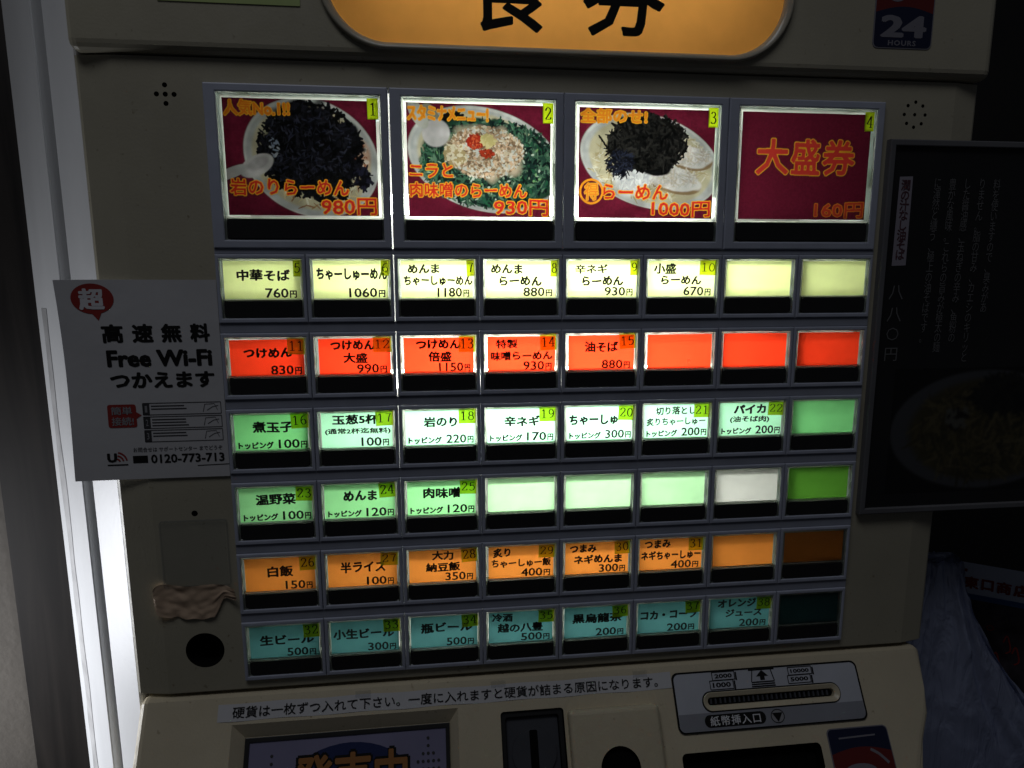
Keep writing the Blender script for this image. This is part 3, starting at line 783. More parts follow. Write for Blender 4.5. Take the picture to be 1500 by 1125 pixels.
def pic3():
    P = base(); bowl(P, .53, .52, .53, .42, -14)
    noodle_bits(P, 700, .53, .5, .44, .34, .05, .009, [(196, 186, 158), (176, 160, 124), (208, 204, 190), (160, 146, 112)], 31)
    for a in ((.80, .58, .19, .10, -12), (.68, .38, .23, .11, -16)):
        P.paint(P.ellipse(a[0], a[1]-.015, a[2]*1.03, a[3]*1.1, a[4], .06), (140, 116, 86)); P.paint(P.ellipse(*a, .12, (P.vnoise(20, 16, 33)-.5)*.2), (204, 202, 202))
        noodle_bits(P, 260, a[0], a[1], a[2]*.9, a[3]*.8, .05, .010, [(216, 214, 214), (184, 180, 182), (198, 184, 170), (170, 158, 146)], 34, .55)
    P.paint(P.ellipse(.40, .38, .14, .17, 24, .25, (P.vnoise(20, 18, 35)-.5)*.3), (206, 206, 210)); noodle_bits(P, 140, .39, .38, .13, .16, .05, .012, [(224, 224, 228), (188, 190, 198), (206, 206, 212)], 36)
    P.paint(P.ellipse(.50, .68, .275, .245, -18, .1, (P.vnoise(14, 12, 37)-.5)*.45), (16, 16, 17))
    noodle_bits(P, 900, .50, .69, .29, .26, .055, .018, [(12, 12, 12), (20, 20, 20), (34, 33, 32), (44, 43, 42)], 38); noodle_bits(P, 200, .30, .5, .10, .12, .055, .010, [(22, 24, 34), (40, 44, 60), (14, 14, 18)], 39)
    for (xa, za, xb, zb) in ((.15, .74, .23, .60), (.70, .84, .79, .77), (.62, .93, .66, .84), (.2, .58, .28, .66), (.34, .94, .40, .80), (.28, .88, .36, .78)):
        for k in range(14):
            t = k/13; P.shard(xa+(xb-xa)*t, za+(zb-za)*t, .03, .014, math.atan2((zb-za)*CH, (xb-xa)*CW)+math.sin(k*2)*.4, (18, 17, 16))
    P.mul(.66 + .5*P.vnoise(11, 8, 77)*(.6 + .8*P.vnoise(34, 26, 78))); P.text([('全部のせ!', .01, .49, .865, .99, (226, 130, 34), (236, 170, 40)), ('得', .045, .145, .165, .32, (232, 130, 40), (240, 170, 50)), ('らーめん', .18, .66, .175, .31), ('1000円', .545, .985, .015, .16)])
    ring = np.abs(np.sqrt(((P.X-.095)*CW/CH)**2 + (P.Z-.243)**2) - .108)
    P.paint((ring < .010)*1.0, (236, 150, 36)); P.finish(); return P
def pic4():
    P = base()
    P.text([('大', .125, .365, .43, .75, (206, 58, 52), (240, 180, 30)), ('盛', .395, .61, .43, .75, (206, 58, 52), (240, 180, 30)), ('券', .64, .885, .43, .75, (206, 58, 52), (240, 180, 30)), ('160円', .60, .985, .02, .165, (190, 62, 44), (226, 130, 30))]); P.finish(); return P

BW = (4.1, 85.2)
for j, pic in enumerate((pic1, pic2, pic3, pic4)):
    dx = j*92.0; wide = 1 if j == 0 else 0
    b = put('picture_button', ('bigbez', wide), lambda: ring_box((-2.05, 89.65 - (.6 if wide else 0), 5.4, 86.9), (BW[0]-.06, BW[1]+.06, 9.7, 82.66), YB0, YB1, .7), M['slate'], dx, 0, mach)
    b['label'] = ['large picture button 1 with black seaweed ramen bowl', 'large picture button 2 with green chive and minced meat ramen', 'large picture button 3 with ramen bowl, pork slices and seaweed', 'large maroon button 4 with red lettering only'][j]
    put('clear_cap', 'bigcap', lambda: cap(BW, 82.6, 21.0, 10.0, 9.75), M['acrylic'], dx, 0, b)
    put('press_bar', 'bigbar', lambda: bar_bm(5.4, 83.9, 10.6, 20.2), M['black'], dx, 0, b)
    put('bar_sill', 'bigsill', lambda: bm_box(4.1, 85.2, .5, 3.1, 9.76, 20.8), M['darkgrey'], dx, 0, b)
    P = pic(); P.build('photo_card', dx+6.4, 22.4, -.4, M['photo'], b, notch=(.948, .845))
    a0, a1, t0, t1 = dx+78.6, dx+84.2, 71.0, 81.6
    obj('number_sticker', [(a0, -.75, t0), (a1, -.75, t0+.2), (a1-.1, -.75, t1), (a0-.2, -.75, t1-.1)], [(0, 1, 2, 3)], M['numpaper'], b)
    lettering('number', b, M['ink'], [], flat(-.9), extra=serif_number('1234'[j], a0+.6, a1-.7, t0+2.2, t1-2.2))
    put('clear_pane', 'bigpane', lambda: bm_box(5.2, 84.1, -2.0, -1.6, 21.6, 81.8), M['pane'], dx, 0, b)

# ---- header with the oval lit sign
hb = bm_box(-63, 427, -4.5, 110, 99.6, 420, 5, 4)
hd = from_bm('header_housing', hb, M['beige'], mach, smooth=False)
SX0, SX1, SZ0, SZ1, SR = 60.5, 301.5, 107.6, 192, 30
cut(hd, [bm_prism(rrect(SX0, SX1, SZ0, SZ1, SR, 12), -20, 70)])
so = rrect(SX0-4.2, SX1+4.2, SZ0-3.6, SZ1+3.6, SR+3.8, 14); si = rrect(SX0+.3, SX1-.3, SZ0+.3, SZ1-.3, SR, 14)
sg = from_bm('sign_rim', bm_frame(so, si, -7.5, -1.0, 2.0, 6, yi=-5.5), plastic('sign_rim_gloss', (.42, .39, .31), .24, .05, 20), mach, smooth=True)
M['signcard'] = paper_backlit('orange_sign_card', (.80, .36, .075), .95, .2, .05, 60)
sp_ = rrect(SX0+.2, SX1-.2, SZ0+.2, SZ1-.2, SR, 12)
sc = obj('sign_face', [(x, -2.6, z) for x, z in sp_], [list(range(len(sp_)))], M['signcard'], mach)
sc['label'] = 'orange backlit oval sign with black Japanese lettering'
lettering('sign_lettering', sc, M['ink'], [('食', 131, 174, 115.4, 160), ('券', 191, 235, 115.2, 160)], flat(-2.8), .016)
from_bm('sign_reflector', bm_box(SX0-2, SX1+2, 70.5, 74, SZ0-2, SZ1+2), M['inner'], hd)
tube(SX0+15, SX1-15, 48, 150, 6, M['stube'], mach)

# ---- slanting console below (x, s) : s runs down the slope from the panel
P0 = (-3.0, -252.0); SD = (-.53, -.848); SN = (-.848, .53)     # (y, z): slope direction and outward normal
def con(x, s, h=0): return (x, P0[0] + SD[0]*s + SN[0]*h, P0[1] + SD[1]*s + SN[1]*h)
def cmap(v): return con(v.x, -v.z, -v.y)       # prism outlines given as (x, z=-s), y = depth into the surface
def cflat(h): return lambda x, z: con(x, -z, h)
def console():
    pr = [(60, -249), (1.5, -249), (-1.6, -249.9), P0]
    e = con(0, 86); pr += [con(0, q)[1:] for q in (22, 36, 50)] + [(e[1], e[2]), (e[1]-3, e[2]-8), (e[1]-3, e[2]-120), (60, e[2]-160)]
    bm = bmesh.new(); n = len(pr)
    L = [bm.verts.new((-61.5, y, z)) for y, z in pr]; H = [bm.verts.new((422 - max(0, min(30, (-(z-P0[1]) - 22)*.62)) if y < 30 else 398, y, z)) for y, z in pr]
    for i in range(n): bm.faces.new((L[i], L[(i+1) % n], H[(i+1) % n], H[i]))
    bm.faces.new(L[::-1]); bm.faces.new(H); bmesh.ops.recalc_face_normals(bm, faces=bm.faces[:])
    es = [e_ for e_ in bm.edges if abs(e_.verts[0].co.x - e_.verts[1].co.x) < 30 and min(v.co.y for v in e_.verts) < 3]
    bmesh.ops.bevel(bm, geom=es, offset=5, segments=4, affect='EDGES', profile=.5)
    o = from_bm('console_housing', bm, M['cream'], mach)
    bm = bmesh.new()      # tapered pocket of the display
    Po = [(-9, -12), (120, -12), (120, -110), (-9, -110)]; Pi = [(-2.6, -19.5), (115, -19.5), (115, -104), (-2.6, -104)]
    A = [bm.verts.new(con(x, -z, 2)) for x, z in Po]; A1 = [bm.verts.new(con(x, -z, 0)) for x, z in Po]; B = [bm.verts.new(con(x, -z, -7)) for x, z in Pi]
    bm.faces.new(A); bm.faces.new(B[::-1])
    for U, W in ((A, A1), (A1, B)):
        for i in range(4): bm.faces.new((U[i], W[i], W[(i+1) % 4], U[(i+1) % 4]))
    bmesh.ops.recalc_face_normals(bm, faces=bm.faces[:])
    bmesh.ops.recalc_face_normals(bm, faces=bm.faces[:]); cut(o, [bm], M['cream'])
    cs = [bm_prism(rrect(145, 183, -95, -16, 2), -3, 9, fn=cmap), bm_prism(rrect(271, 358, -23.4, -15.0, 4.1), -3, 16, fn=cmap),
          bm_prism(rrect(252, 340, -84, -46, 3), -3, 14, fn=cmap)]
    for c_ in cs: bmesh.ops.recalc_face_normals(c_, faces=c_.faces[:])
    cut(o, cs); return o
co = console()
from_bm('lower_cabinet', bm_box(-61, 421, 0, 111.5, -1299.5, -402, 3), M['cream'], mach)
from_bm('console_core', bm_box(-58, 418, 62, 111, -400, -250), M['darkgrey'], mach)
# display
ds = from_bm('display', bm_frame(rect(-2.4, 114.8, -103.8, -19.7), rect(.2, 112.4, -101, -22.2), 5.6, 6.9, .2, fn=cmap), M['black'], mach)
obj('screen', [con(0, 22, -6.6), con(112.6, 22, -6.6), con(112.6, 101, -6.6), con(0, 101, -6.6)], [(0, 3, 2, 1)], M['lav'], ds)
el = ell(57, -52, 38, 26, 40)[:-1]
obj('screen_swoosh', [con(x, -z, -6.45) for x, z in el], [list(range(len(el)))], M['blueink'], ds)
lettering2('screen_lettering_edge', ds, M['ink'], [('発売中', 24.5, 91.5, -58.5, -29.5)], cflat(-6.3), .075, .0)
lettering2('screen_lettering', ds, M['orange'], [('発売中', 26, 90, -57, -31)], cflat(-6.15), .03, .0)
dots = []
for cx_, base_s in ((13, 30), (102, 27)):
    for rr, nn in enumerate((1, 1, 3, 5, 5)):
        for q in range(nn):
            e_ = [(cx_ + (q-(nn-1)/2)*3 + .9*math.cos(k*math.pi/4), -(base_s+rr*4) + .9*math.sin(k*math.pi/4)) for k in range(8)]
            dots.append((e_, [tuple(range(8))]))
for nm_, dd in (('left', dots[:15]), ('right', dots[15:])): lettering('screen_dots', ds, M['greyink'], [], cflat(-6.3), extra=dd)
# coin unit
cu = from_bm('coin_slot', bm_frame(rrect(145.3, 182.7, -94.7, -16.3, 2), rrect(148, 180, -92, -19.5, 1.5), 2.0, 8.6, .4, fn=cmap), M['black'], mach)
from_bm('coin_plate', bm_prism(rrect(148.2, 179.8, -91.8, -19.7, 1.5), 5.0, 8.5, .4, fn=cmap), M['darkgrey'], cu)
from_bm('coin_disc', bm_prism(ell(164.3, -39, 13.2, 13.2, 40)[:-1], 3.4, 5.2, .7, fn=cmap), M['darkgrey'], cu)
from_bm('coin_mouth', bm_prism(rrect(161.9, 166.7, -52, -27, 1), 3.25, 4.6, fn=cmap), M['hole'], cu)
# coin return boss with knob hole
bo = from_bm('return_boss', bm_prism(rrect(185, 240.5, -100, -17.5, 3), -6.5, 1, 3.0, 4, fn=cmap), M['cream'], mach, smooth=False)
cut(bo, [bm_prism(ell(213, -50, 11.8, 11.8, 36)[:-1], -12, -1.0, fn=cmap)])
from_bm('return_knob', bm_prism(ell(213, -50, 11.2, 11.2, 36)[:-1], -2.4, -.6, .6, fn=cmap), M['hole'], bo)
# bill plate
pl = from_bm('bill_plate', bm_prism(rrect(252.8, 373.5, -35.2, -2.4, 3.5), -.9, .2, .3, fn=cmap), M['platelight'], mach)
from_bm('plate_outline', bm_frame(rrect(252.1, 374.2, -35.9, -1.7, 4), rrect(253.1, 373.2, -34.9, -2.7, 3.4), -1.05, .1, fn=cmap), M['ink'], pl)
cut(pl, [bm_prism(rrect(271, 358, -23.4, -15.0, 4.1), -6, 6, fn=cmap)])
def plate_band():
    P = rrect(253.3, 373.0, -34.7, -2.9, 3.2); P = [(x, z) for x, z in P if z < -25] 
    P = [(373.0, -25.2), (253.3, -25.2)] + P
    return P
pb = plate_band(); obj('plate_band', [con(x, -z, 1.0) for x, z in pb], [list(range(len(pb)))], M['plategrey'], pl)
from_bm('bill_slot_rim', bm_frame(rrect(270, 359, -24.4, -14.0, 5.1, 8), rrect(273.2, 355.8, -21.4, -17.0, 2.15, 8), -2.2, 3, .5, 3, fn=cmap, yi=-.6), M['cream'], pl)
from_bm('bill_slot_edge', bm_frame(rrect(269.3, 359.7, -25.1, -13.3, 5.7, 8), rrect(269.95, 359.05, -24.45, -13.95, 5.1, 8), -1.15, .1, fn=cmap), M['ink'], pl)
from_bm('bill_mouth', bm_prism(rrect(272, 357, -22.4, -16.0, 3), 2.2, 3.4, fn=cmap), M['hole'], pl)
fl = []
for k in range(26): fl.append(bm_prism(rect(275+k*3.05, 276.1+k*3.05, -20.6, -17.6), .6, 2.1, fn=cmap))
tot = bmesh.new()
for f_ in fl: add_bm(tot, f_)
o = from_bm('slot_bristles', tot, M['darkgrey'], pl); o['kind'] = 'stuff'
# note symbols
def note(x, s, w_, h, txt):
    lettering2('note_symbol', pl, M['ink'], [(txt, x+1.6, x+w_-1.6, -(s+h)+1.1, -s-1.1)], cflat(1.12), .035,
              extra=[ribbon([(x, -s), (x+w_, -s)], lambda a, b_: .5), ribbon([(x, -s-h), (x+w_, -s-h)], lambda a, b_: .5),
                     ribbon([(x, -s), (x, -s-h)], lambda a, b_: .5), ribbon([(x+w_, -s+.25), (x+w_, -s-h-.25)], lambda a, b_: .5),
                     ribbon([(x+w_+.9, -s-.6), (x+w_+.9, -s-h-.6)], lambda a, b_: 1.0)])
note(278, 2.9, 14.5, 4.6, '2000'); note(276, 7.7, 15, 5, '1000'); note(328, 3.2, 15.5, 4.4, '10000'); note(327, 7.8, 15, 4.6, '5000')
ar = [([(310.5, -3.4), (314.5, -7), (312, -7), (312, -9.2), (309, -9.2), (309, -7), (306.5, -7)], [(0, 6, 5, 4, 3, 2, 1)])]
ar += [ribbon([(302, -3.0), (319, -3.0)], lambda a, b_: 1.0), ribbon([(304.5, -3), (303, -10)], lambda a, b_: .6), ribbon([(316.5, -3), (318, -10)], lambda a, b_: .6)]
ar += [ribbon([(303-k*.15, -10.2-k*1.2), (318+k*.15, -10.2-k*1.2)], lambda a, b_: .75) for k in range(3)]
lettering('insert_symbol', pl, M['ink'], [], cflat(1.12), extra=ar)
pill = rrect(269, 308, -33.4, -26.4, 3.4, 6)
obj('caption_pill', [con(x, -z, 1.12) for x, z in pill], [list(range(len(pill)))], M['ink'], pl)
lettering2('caption', pl, M['whiteink'], [('紙幣挿入口', 272.5, 304.5, -32.6, -27.2)], cflat(1.25), .015, 0, 1.15)
e_ = ell(315.6, -29.9, 4.4, 3.9, 28)[:-1]
obj('caption_disc', [con(x, -z, 1.12) for x, z in e_], [list(range(len(e_)))], M['softink'], pl)
lettering('caption_arrow', pl, M['ink'], [], cflat(1.25), extra=[([(312.3, -28), (315.6, -33.2), (318.9, -28)], [(0, 1, 2)]), ribbon(ell(315.6, -29.9, 4.2, 3.7, 28), lambda a, b_: .5)])
from_bm('bill_return_well', bm_prism(rrect(252.6, 339.4, -83.4, -46.6, 2.6), 9.0, 13.5, fn=cmap), M['hole'], co)

# ------------------------------------------------------------------ things stuck on or standing round the machine
# free wi-fi notice
wn = thing('notice_sheet', 'white paper notice with bold black lettering and red balloon taped left of the buttons', 'notice', -42, -1, -118)
def wmap(x, z, h=0):
    u = (x + 82)/80; v = (z + 117)/107
    y = -1.1 - 2.2*max(0, (.45-u))**2*(1.2 - .8*math.sin(v*math.pi)) - .8*math.sin(v*7+u*2)*max(0, .3-u) - .5*max(0, v-.9)*10*(.5+.5*math.sin(u*9))
    xx = x + 1.1*math.sin(v*math.pi)*(1-u) 
    return (xx, y - h, z - .9*(1-u)*0 + .6*math.sin(u*5)*max(0, v-.8))
n1, n2 = 24, 30
gv = [wmap(-81.8 + 79.4*i/n1, -117.2 + 106.6*j/n2) for j in range(n2+1) for i in range(n1+1)]
obj('sheet', gv, [(j*(n1+1)+i, j*(n1+1)+i+1, (j+1)*(n1+1)+i+1, (j+1)*(n1+1)+i) for j in range(n2) for i in range(n1)], M['paper'], wn, smooth=True)
wm = lambda x, z: wmap(x, z, .15); wm2 = lambda x, z: wmap(x, z, .28)
def dense(P, F, mp):   # triangulated fan of small shapes drawn onto the bent sheet
    return [mp(*p) for p in P], F
el = ell(-64.3, -20.3, 10.4, 7.8, 36)[:-1] 
vs_ = [wm(*p) for p in el] + [wm(-66, -27), wm(-62.5, -31.5), wm(-60.5, -27.2)]
obj('balloon', vs_, [list(range(36)), [36, 37, 38]], M['redink'], wn)
lettering('balloon_lettering', wn, M['whiteink'], [('超', -71, -58.5, -26, -15)], wm2, .045)
lettering('headline', wn, M['ink'], [('高', -62, -51.2, -43.2, -33.4), ('速', -46.8, -36.2, -43.2, -33.4), ('無', -32.2, -21.8, -43.2, -33.4), ('料', -17.6, -7.5, -43.2, -33.4),
    ('Free Wi-Fi', -60.8, -7.2, -56, -47), ('つかえます', -60.2, -6.8, -67.5, -58.8)], wm, .048)
rr_ = rrect(-63, -48.5, -88.5, -76, 1.2, 4)
obj('red_tab', [wm(*p) for p in rr_] + [wm(-48.5, -80.2), wm(-45.8, -82), wm(-48.5, -83.8)], [list(range(len(rr_))), [len(rr_)+2, len(rr_)+1, len(rr_)]], M['redink'], wn)
lettering('tab_lettering', wn, M['softink'], [('簡単', -61.2, -50.5, -81.6, -77.2), ('接続!', -61.2, -50, -87.4, -82.8)], wm2, .02)
bx = []
for k in range(3):
    z1_, z0_ = -75.6 - k*7.4, -81.9 - k*7.4
    bx += [ribbon(a, lambda p, q: .35) for a in ([(-45, z1_), (-4.6, z1_)], [(-45, z0_), (-4.6, z0_)], [(-45, z1_), (-45, z0_)], [(-4.6, z1_), (-4.6, z0_)])]
    bx.append(([(-45, z0_), (-41.6, z0_), (-41.6, z1_), (-45, z1_)], [(0, 1, 2, 3)]))
    for q in range(3 if k == 1 else 2): bx.append(ribbon([(-40.8, z1_-1.6-q*1.6), (-40.8+random.uniform(14, 21), z1_-1.6-q*1.6)], lambda p, r_: .55))
    bx += [ribbon(a, lambda p, q: .3) for a in ([(-14, z0_+1), (-13, z1_-1.2), (-8, z1_-.9), (-6.5, z0_+2)], [(-12, z0_+1.8), (-9, z1_-2.6), (-6, z1_-2)])]
lettering('steps_table', wn, M['greyink'], [('お問合せは サポートセンター までどうぞ', -51.5, -5.4, -102.2, -99.6)], wm, .006, extra=bx)
lettering('phone_number', wn, M['ink'], [('0120-773-713', -42.8, -4.6, -108.6, -103.7)], wm, .028, extra=[([(-52, -108.2), (-44.4, -108.2), (-44.4, -104.2), (-52, -104.2)], [(0, 1, 2, 3)]), ribbon([(-65, -108.9), (-54.6, -108.9)], lambda a, b_: .7), ribbon([(-19, -110.6), (-1.4, -110.2)], lambda a, b_: .4)])
lettering('step_numerals', wn, M['softink'], [(str(k+1), -43.9, -42.7, -80.6-k*7.4, -77-k*7.4) for k in range(3)], wm2, .01)
lettering('logo_letter', wn, M['ink'], [('U', -65, -60, -107.4, -102.4)], wm, .06)
lettering('logo_waves', wn, M['redink'], [], wm, extra=[ribbon([(-60.3+r_*math.cos(R(a)), -107.3+r_*math.sin(R(a))) for a in range(8, 84, 12)], lambda a, b_: .9) for r_ in (1.6, 3.4, 5.2)])

# coin notice strip on the console
cn = thing('notice_strip', 'long white paper strip with one line of Japanese text above the display', 'notice', 118, -4, -262)
n = 40
gv = [con(-17.2 + 269*i/n, [10.1, .9][j] + .25*math.sin(i*.9), .25 + .15*math.sin(i*1.3+j)) for j in range(2) for i in range(n+1)]
obj('strip', gv, [(i, i+1, n+2+i, n+1+i) for i in range(n)], M['paper'], cn)
lettering2('strip_lettering', cn, M['ink'], [('硬貨は一枚ずつ入れて下さい。一度に入れますと硬貨が詰まる原因になります。', -9, 243, -8.6, -2.6)], cflat(.75), .008, 0)
for k, xx in enumerate((60, 140, 228)):
    obj('tape_piece', [con(xx, 2.5, .6), con(xx+9, 2.5, .6), con(xx+9, -1.2, .5), con(xx, -1.2, .5)], [(0, 1, 2, 3)], M['tape'], cn)

# stickers
def sticker(nm, x0, x1, z0, z1, mp, label, topc, botc, zsplit):
    t = thing(nm, label, 'sticker', *mp((x0+x1)/2, z0, 0))
    b_ = from_bm('backing', bm_prism(rrect(x0, x1, z0, z1, 3, 5), -.3, -.02, fn=lambda v: mp(v.x, v.z, -v.y)), M['sttext'], t)
    def half(nm2, up, mat):
        P = rrect(x0+.6, x1-.6, z0+.6, z1-.6, 2.6, 5)
        arc = [(x0+.6 + (x1-x0-1.2)*k/12, zsplit + 3.2*math.sin(math.pi*k/12)) for k in range(13)]
        if up: Q = [p for p in P if p[1] > zsplit + 3.5]; Q = [p for p in Q if p[0] > (x0+x1)/2] + [p for p in Q if p[0] <= (x0+x1)/2] + arc
        else: Q = arc[::-1] + [p for p in P if p[1] < zsplit - .5]
        obj(nm2, [mp(x, z, .42) for x, z in Q], [list(range(len(Q)))], mat, t)
    half('upper_field', True, topc); half('lower_field', False, botc)
    return t
hm = lambda x, z, h=0: (x, -4.5-h, z)
s1 = sticker('hours_sticker', 352.5, 387.5, 114.2, 162, hm, 'blue and red sticker with white 24 hours lettering on the header', M['stred'], M['stblue'], 132.5)
lettering('sticker_lettering', s1, M['sttext'], [('24', 356.5, 383.6, 119.8, 131.2)], lambda x, z: hm(x, z, .5), .05)
lettering('sticker_small_lettering', s1, M['sttext'], [('HOURS', 361.5, 378, 115.6, 118.4)], lambda x, z: hm(x, z, .5), .03, 0, 1.15,
          extra=[(ell(365, 142, 5.5, 4, 20)[:-1], [tuple(range(20))])])
cmh = lambda x, z, h=0: con(x, -z, h)
s2 = sticker('card_sticker', 345, 385, -92, -39.4, cmh, 'small blue and red sticker below the banknote plate', M['stblue'], M['stred'], -53.5)
lettering('sticker_emblem', s2, M['sttext'], [], lambda x, z: cmh(x, z, .5), extra=[(ell(362, -64, 11, 5, 24)[:-1], [tuple(range(24))]), ribbon(spline([(371, -52), (376, -55), (381, -60)]), lambda a, b_: 1.6), ribbon([(352, -45), (376, -44.4)], lambda a, b_: .9)])
gl_ = from_bm('green_label', bm_prism(rect(-19, 48, 122.8, 137), -4.9, -4.52), M['green'], None); tag(gl_, 'narrow pale green label on the header left of the oval sign', 'label')

# torn kraft tape and clear pocket below the notice
nx_, nz_ = 40, 18; g = []
for j in range(nz_+1):
    for i in range(nx_+1):
        u, v = i/nx_, j/nz_
        rnd = math.sqrt(max(0, 1 - max(0, (.10-u)/.10)**2))               # rounded left end
        top = -178.6 - 2.2*u - 2.5*(1-rnd) + .5*math.sin(u*11)
        bot = -199.2 + 9*(1-rnd)*.8 + 1.2*math.sin(u*7+1) + (0 if u < .70 else 9.6*min(1, (u-.70)/.12)) + .5*math.sin(u*31)
        z = bot + (top-bot)*v; x = -47.5 + 44.5*u + .8*mnoise.noise(Vector((v*4, 7, u*3)))
        y = -1.1 - .8*abs(mnoise.noise(Vector((u*4, v*2.5, 1))))*2 - .7*mnoise.noise(Vector((u*10, v*7, 5))) - 5.5*max(0, (u-.78)/.22)**2*(.5+.5*v) - 1.6*math.exp(-((u-.02)/.06)**2)
        g.append((x, min(y, -.3), z))
kt = obj('kraft_tape', g, [(j*(nx_+1)+i, j*(nx_+1)+i+1, (j+1)*(nx_+1)+i+1, (j+1)*(nx_+1)+i) for j in range(nz_) for i in range(nx_)], M['kraft'], None, smooth=True)
tag(kt, 'crumpled strip of torn brown kraft tape above the round black hole', 'tape')
hp = from_bm('clear_pocket', bm_frame(rrect(-42, -6, -181, -142, 1.5, 3), rrect(-41.4, -6.6, -180.5, -142.6, 1, 3), -1.6, -.05, .15), M['tape'], None)
tag(hp, 'empty clear plastic card pocket above the crumpled kraft tape', 'pocket')
pv = []
for j in range(9):
    for i in range(9):
        u, v = i/8, j/8
        pv.append((-41 + 34*u, -1.2 - 1.6*math.exp(-((u-.42-.08*v)/.07)**2)*(1-.4*v), -180.2 + 37*v))
obj('pocket_front', pv, [(j*9+i, j*9+i+1, j*9+i+10, j*9+i+9) for j in range(8) for i in range(8)], M['tape'], hp, smooth=True)

# framed menu poster hanging over the right edge
po = thing('menu_poster', 'black framed menu poster with vertical Japanese text overlapping the machine right edge', 'poster', 466, -2, -157)
PX0, PX1, PZ0, PZ1 = 369.2, 565, -155.3, 66.8
from_bm('poster_frame', bm_frame(rect(PX0, PX1, PZ0, PZ1), rect(PX0+3.4, PX1-3.4, PZ0+3.6, PZ1-3.6), -4.4, -.3, .6), M['posterframe'], po)
from_bm('poster_sheet', bm_box(PX0+3.3, PX1-3.3, -2.4, -.6, PZ0+3.5, PZ1-3.5), M['posterblack'], po)
pf = flat(-2.7); pf2 = flat(-2.55)
tpv = [(377.5, 46.5), (385.6, 46.8), (386, -3.5), (377.2, -3.8)]
obj('title_plate', [pf2(x, z) for x, z in tpv], [(0, 3, 2, 1)], M['postertitle'], po)
def vert(t): return '\n'.join(t)
lettering('title_lettering', po, M['posterred'], [(vert('潤の汁なし油そば'), 378.7, 384.6, -.2, 45)], pf, .02)
lettering('price_lettering', po, M['postertext'], [('八', 377, 386, -23.5, -15), ('八', 377, 386, -36.5, -28), ('〇', 377.6, 385.4, -47.6, -40), ('円', 377.6, 385.6, -60, -52)], pf, 0)
for k, t in enumerate(['に渾然と纏う、極上の油そばです。', '豊かな風味。これらの旨みが極太の麺', 'した醤油感、玉ねぎの辛み、魚粉の', 'りません。脂の甘み、カエシのキリッと', '料を使いますので、臭みがあ']):
    x0_ = 399 + k*9.4
    lettering('body_lettering', po, M['postertext'], [(vert(t), x0_, x0_+4.6, 46 - len(t)*5.95, 46)], pf, 0)
PP = Print(120, 78, (11, 11, 11), 150)
PP.paint(PP.ellipse(.52, .5, .52, .48, 0, .02)*(np.abs(PP.X-.52)/.5 + np.abs(PP.Z-.5)/.48 < 1.45), (54, 55, 58)); PP.paint(PP.ellipse(.55, .5, .45, .42, 0, .1), (50, 46, 30))
noodle_bits(PP, 500, .55, .48, .42, .38, .12, .012, [(62, 56, 34), (46, 42, 26), (36, 34, 22), (70, 64, 44)], 61); noodle_bits(PP, 160, .62, .78, .16, .14, .09, .03, [(14, 14, 13), (22, 22, 19)], 62)
noodle_bits(PP, 40, .36, .6, .05, .06, .05, .03, [(20, 18, 14), (66, 66, 60)], 63); PP.finish(2)
PP.build('bowl_picture', 386, -143, -2.55, M['printed'], po)

# flyer and plastic bag at the lower right
fy = thing('shop_flyer', 'pale blue flyer with red heading standing behind the plastic bag', 'flyer', 500, 30, -330)
fa, fb = Vector((514, 80, -233.5)), Vector((.89, -.45, -.056)).normalized()
fd = Vector((.05, .02, -1)).normalized(); fnn = fb.cross(fd).normalized()
if fnn.y > 0: fnn = -fnn
def fm(x, z, h=0): v = fa + fb*x + fd*(-z) + fnn*h; return (v.x, v.y, v.z)
bmf = bm_box(-14, 95, -.4, 0, -120, 3)
for v in bmf.verts: v.co = Vector(fm(v.co.x, v.co.z, v.co.y))
from_bm('flyer_sheet', bmf, M['flyer'], fy)
def quad(nm, x0, x1, z0, z1, h, mat): obj(nm, [fm(x0, z0, h), fm(x1, z0, h), fm(x1, z1, h), fm(x0, z1, h)], [(0, 1, 2, 3)], mat, fy)
quad('picture_field', -13, 94, -118, -27, .4, M['flyerdark']); quad('blue_band', -13, 94, -27, -22.5, .4, M['flyerblue'])
lettering('flyer_heading', fy, M['redink'], [('四', -5, 4.6, -18, -8), ('東', 6, 16, -18, -8), ('口', 17.8, 26, -17.6, -8.6), ('商', 27.8, 37.6, -18, -8), ('店', 39, 49, -18, -8)], lambda x, z: fm(x, z, .5), .045)
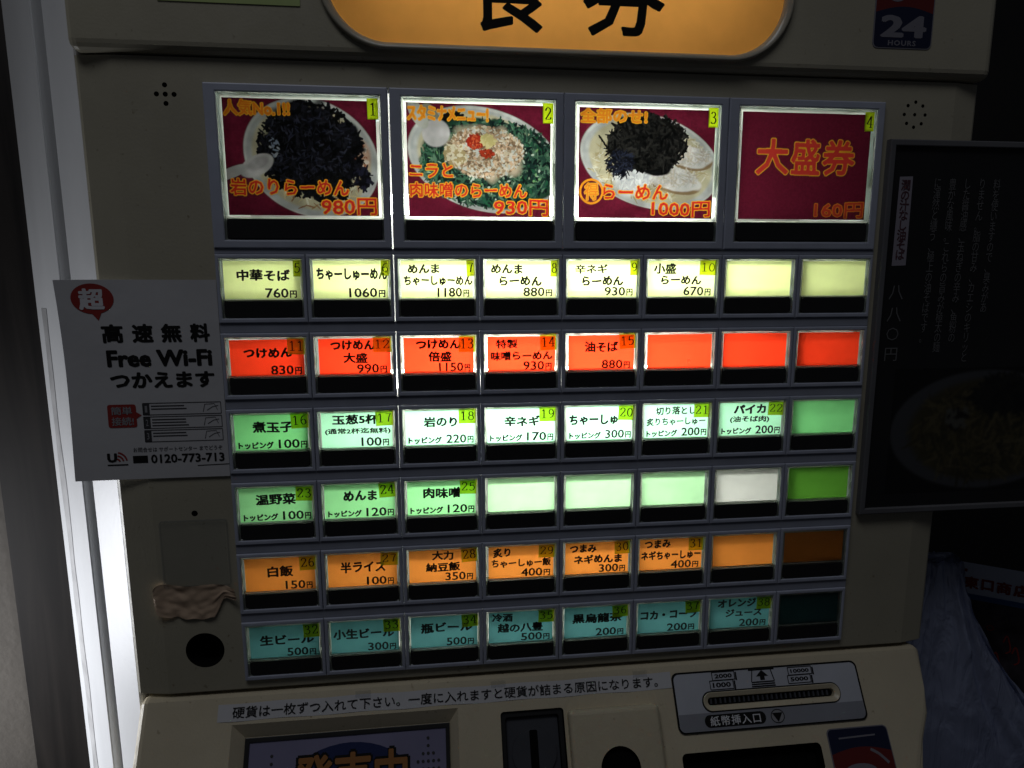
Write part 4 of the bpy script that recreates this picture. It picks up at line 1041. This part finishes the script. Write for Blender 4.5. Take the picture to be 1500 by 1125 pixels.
lettering('flyer_small_print', fy, M['redink'], [], lambda x, z: fm(x, z, .5), extra=[ribbon([(-1.5 + 3.3*k, -3.2), (1.2 + 3.3*k, -3.2)], lambda a, b_: 2.4) for k in range(3)])
for k_ in range(7):
    x_ = 4 + k_*6.3; z_ = -66 - 9*math.sin(k_*2.1)
    lettering('flyer_drawing', fy, M['redink'], [], lambda x, z: fm(x, z, .6), extra=[ribbon(spline([(x_, z_), (x_+2, z_+6), (x_+4, z_+1), (x_+5, z_-6), (x_+2, z_-9)]), lambda a, b_: 1.1)])
lettering('flyer_rings', fy, M['redink'], [], lambda x, z: fm(x, z, .6), extra=[ribbon(ell(x, z, 2.2, 2.0, 16), lambda a, b_: .6) for x, z in ((10, -42), (26, -48), (18, -60))])
bv = []; nu, nv = 96, 84
for j in range(nv+1):
    v = j/nv
    for i in range(nu):
        a = 2*math.pi*i/nu
        # gathered top, sagging wide body that leans on the machine's side
        rx = 15 + 40*v + 120*v*v; ry = 10 + 16*v
        cx_ = 468 + 18*v; cz_ = -210 - 210*v
        p = Vector((math.cos(a)*1.6, math.sin(a)*1.6, v*3.2))
        q_ = Vector((p.x*2.2, p.y*2.2, v*.9)); q2 = Vector((p.x*4.6 + v*2, p.y*4.6, v*2.2))
        rid = 1 - abs(mnoise.noise(q_))*2; rid2 = 1 - abs(mnoise.noise(q2))*2
        k = 1 + .05*mnoise.noise(p*1.2) + .03*math.sin(a*9+v*3)*(1-v)
        f_ = 1 if math.sin(a) < 0 else .4
        x = cx_ + rx*k*math.cos(a); y = 50 + ry*f_*math.sin(a) - 7*rid**2*f_ - 2.2*rid2**4*f_
        bv.append((max(x, 428 + 3*rid), y, cz_ + 5*mnoise.noise(p*2.5)))
bf = [(j*nu+i, j*nu+(i+1) % nu, (j+1)*nu+(i+1) % nu, (j+1)*nu+i) for j in range(nv) for i in range(nu)] + [list(range(nu)), list(range(nv*nu, nv*nu+nu))[::-1]]
bg_ = obj('plastic_bag', bv, bf, M['bag'], None, smooth=True)
tag(bg_, 'crumpled bluish plastic bag hanging beside the machine lower right', 'bag')

finish_text()
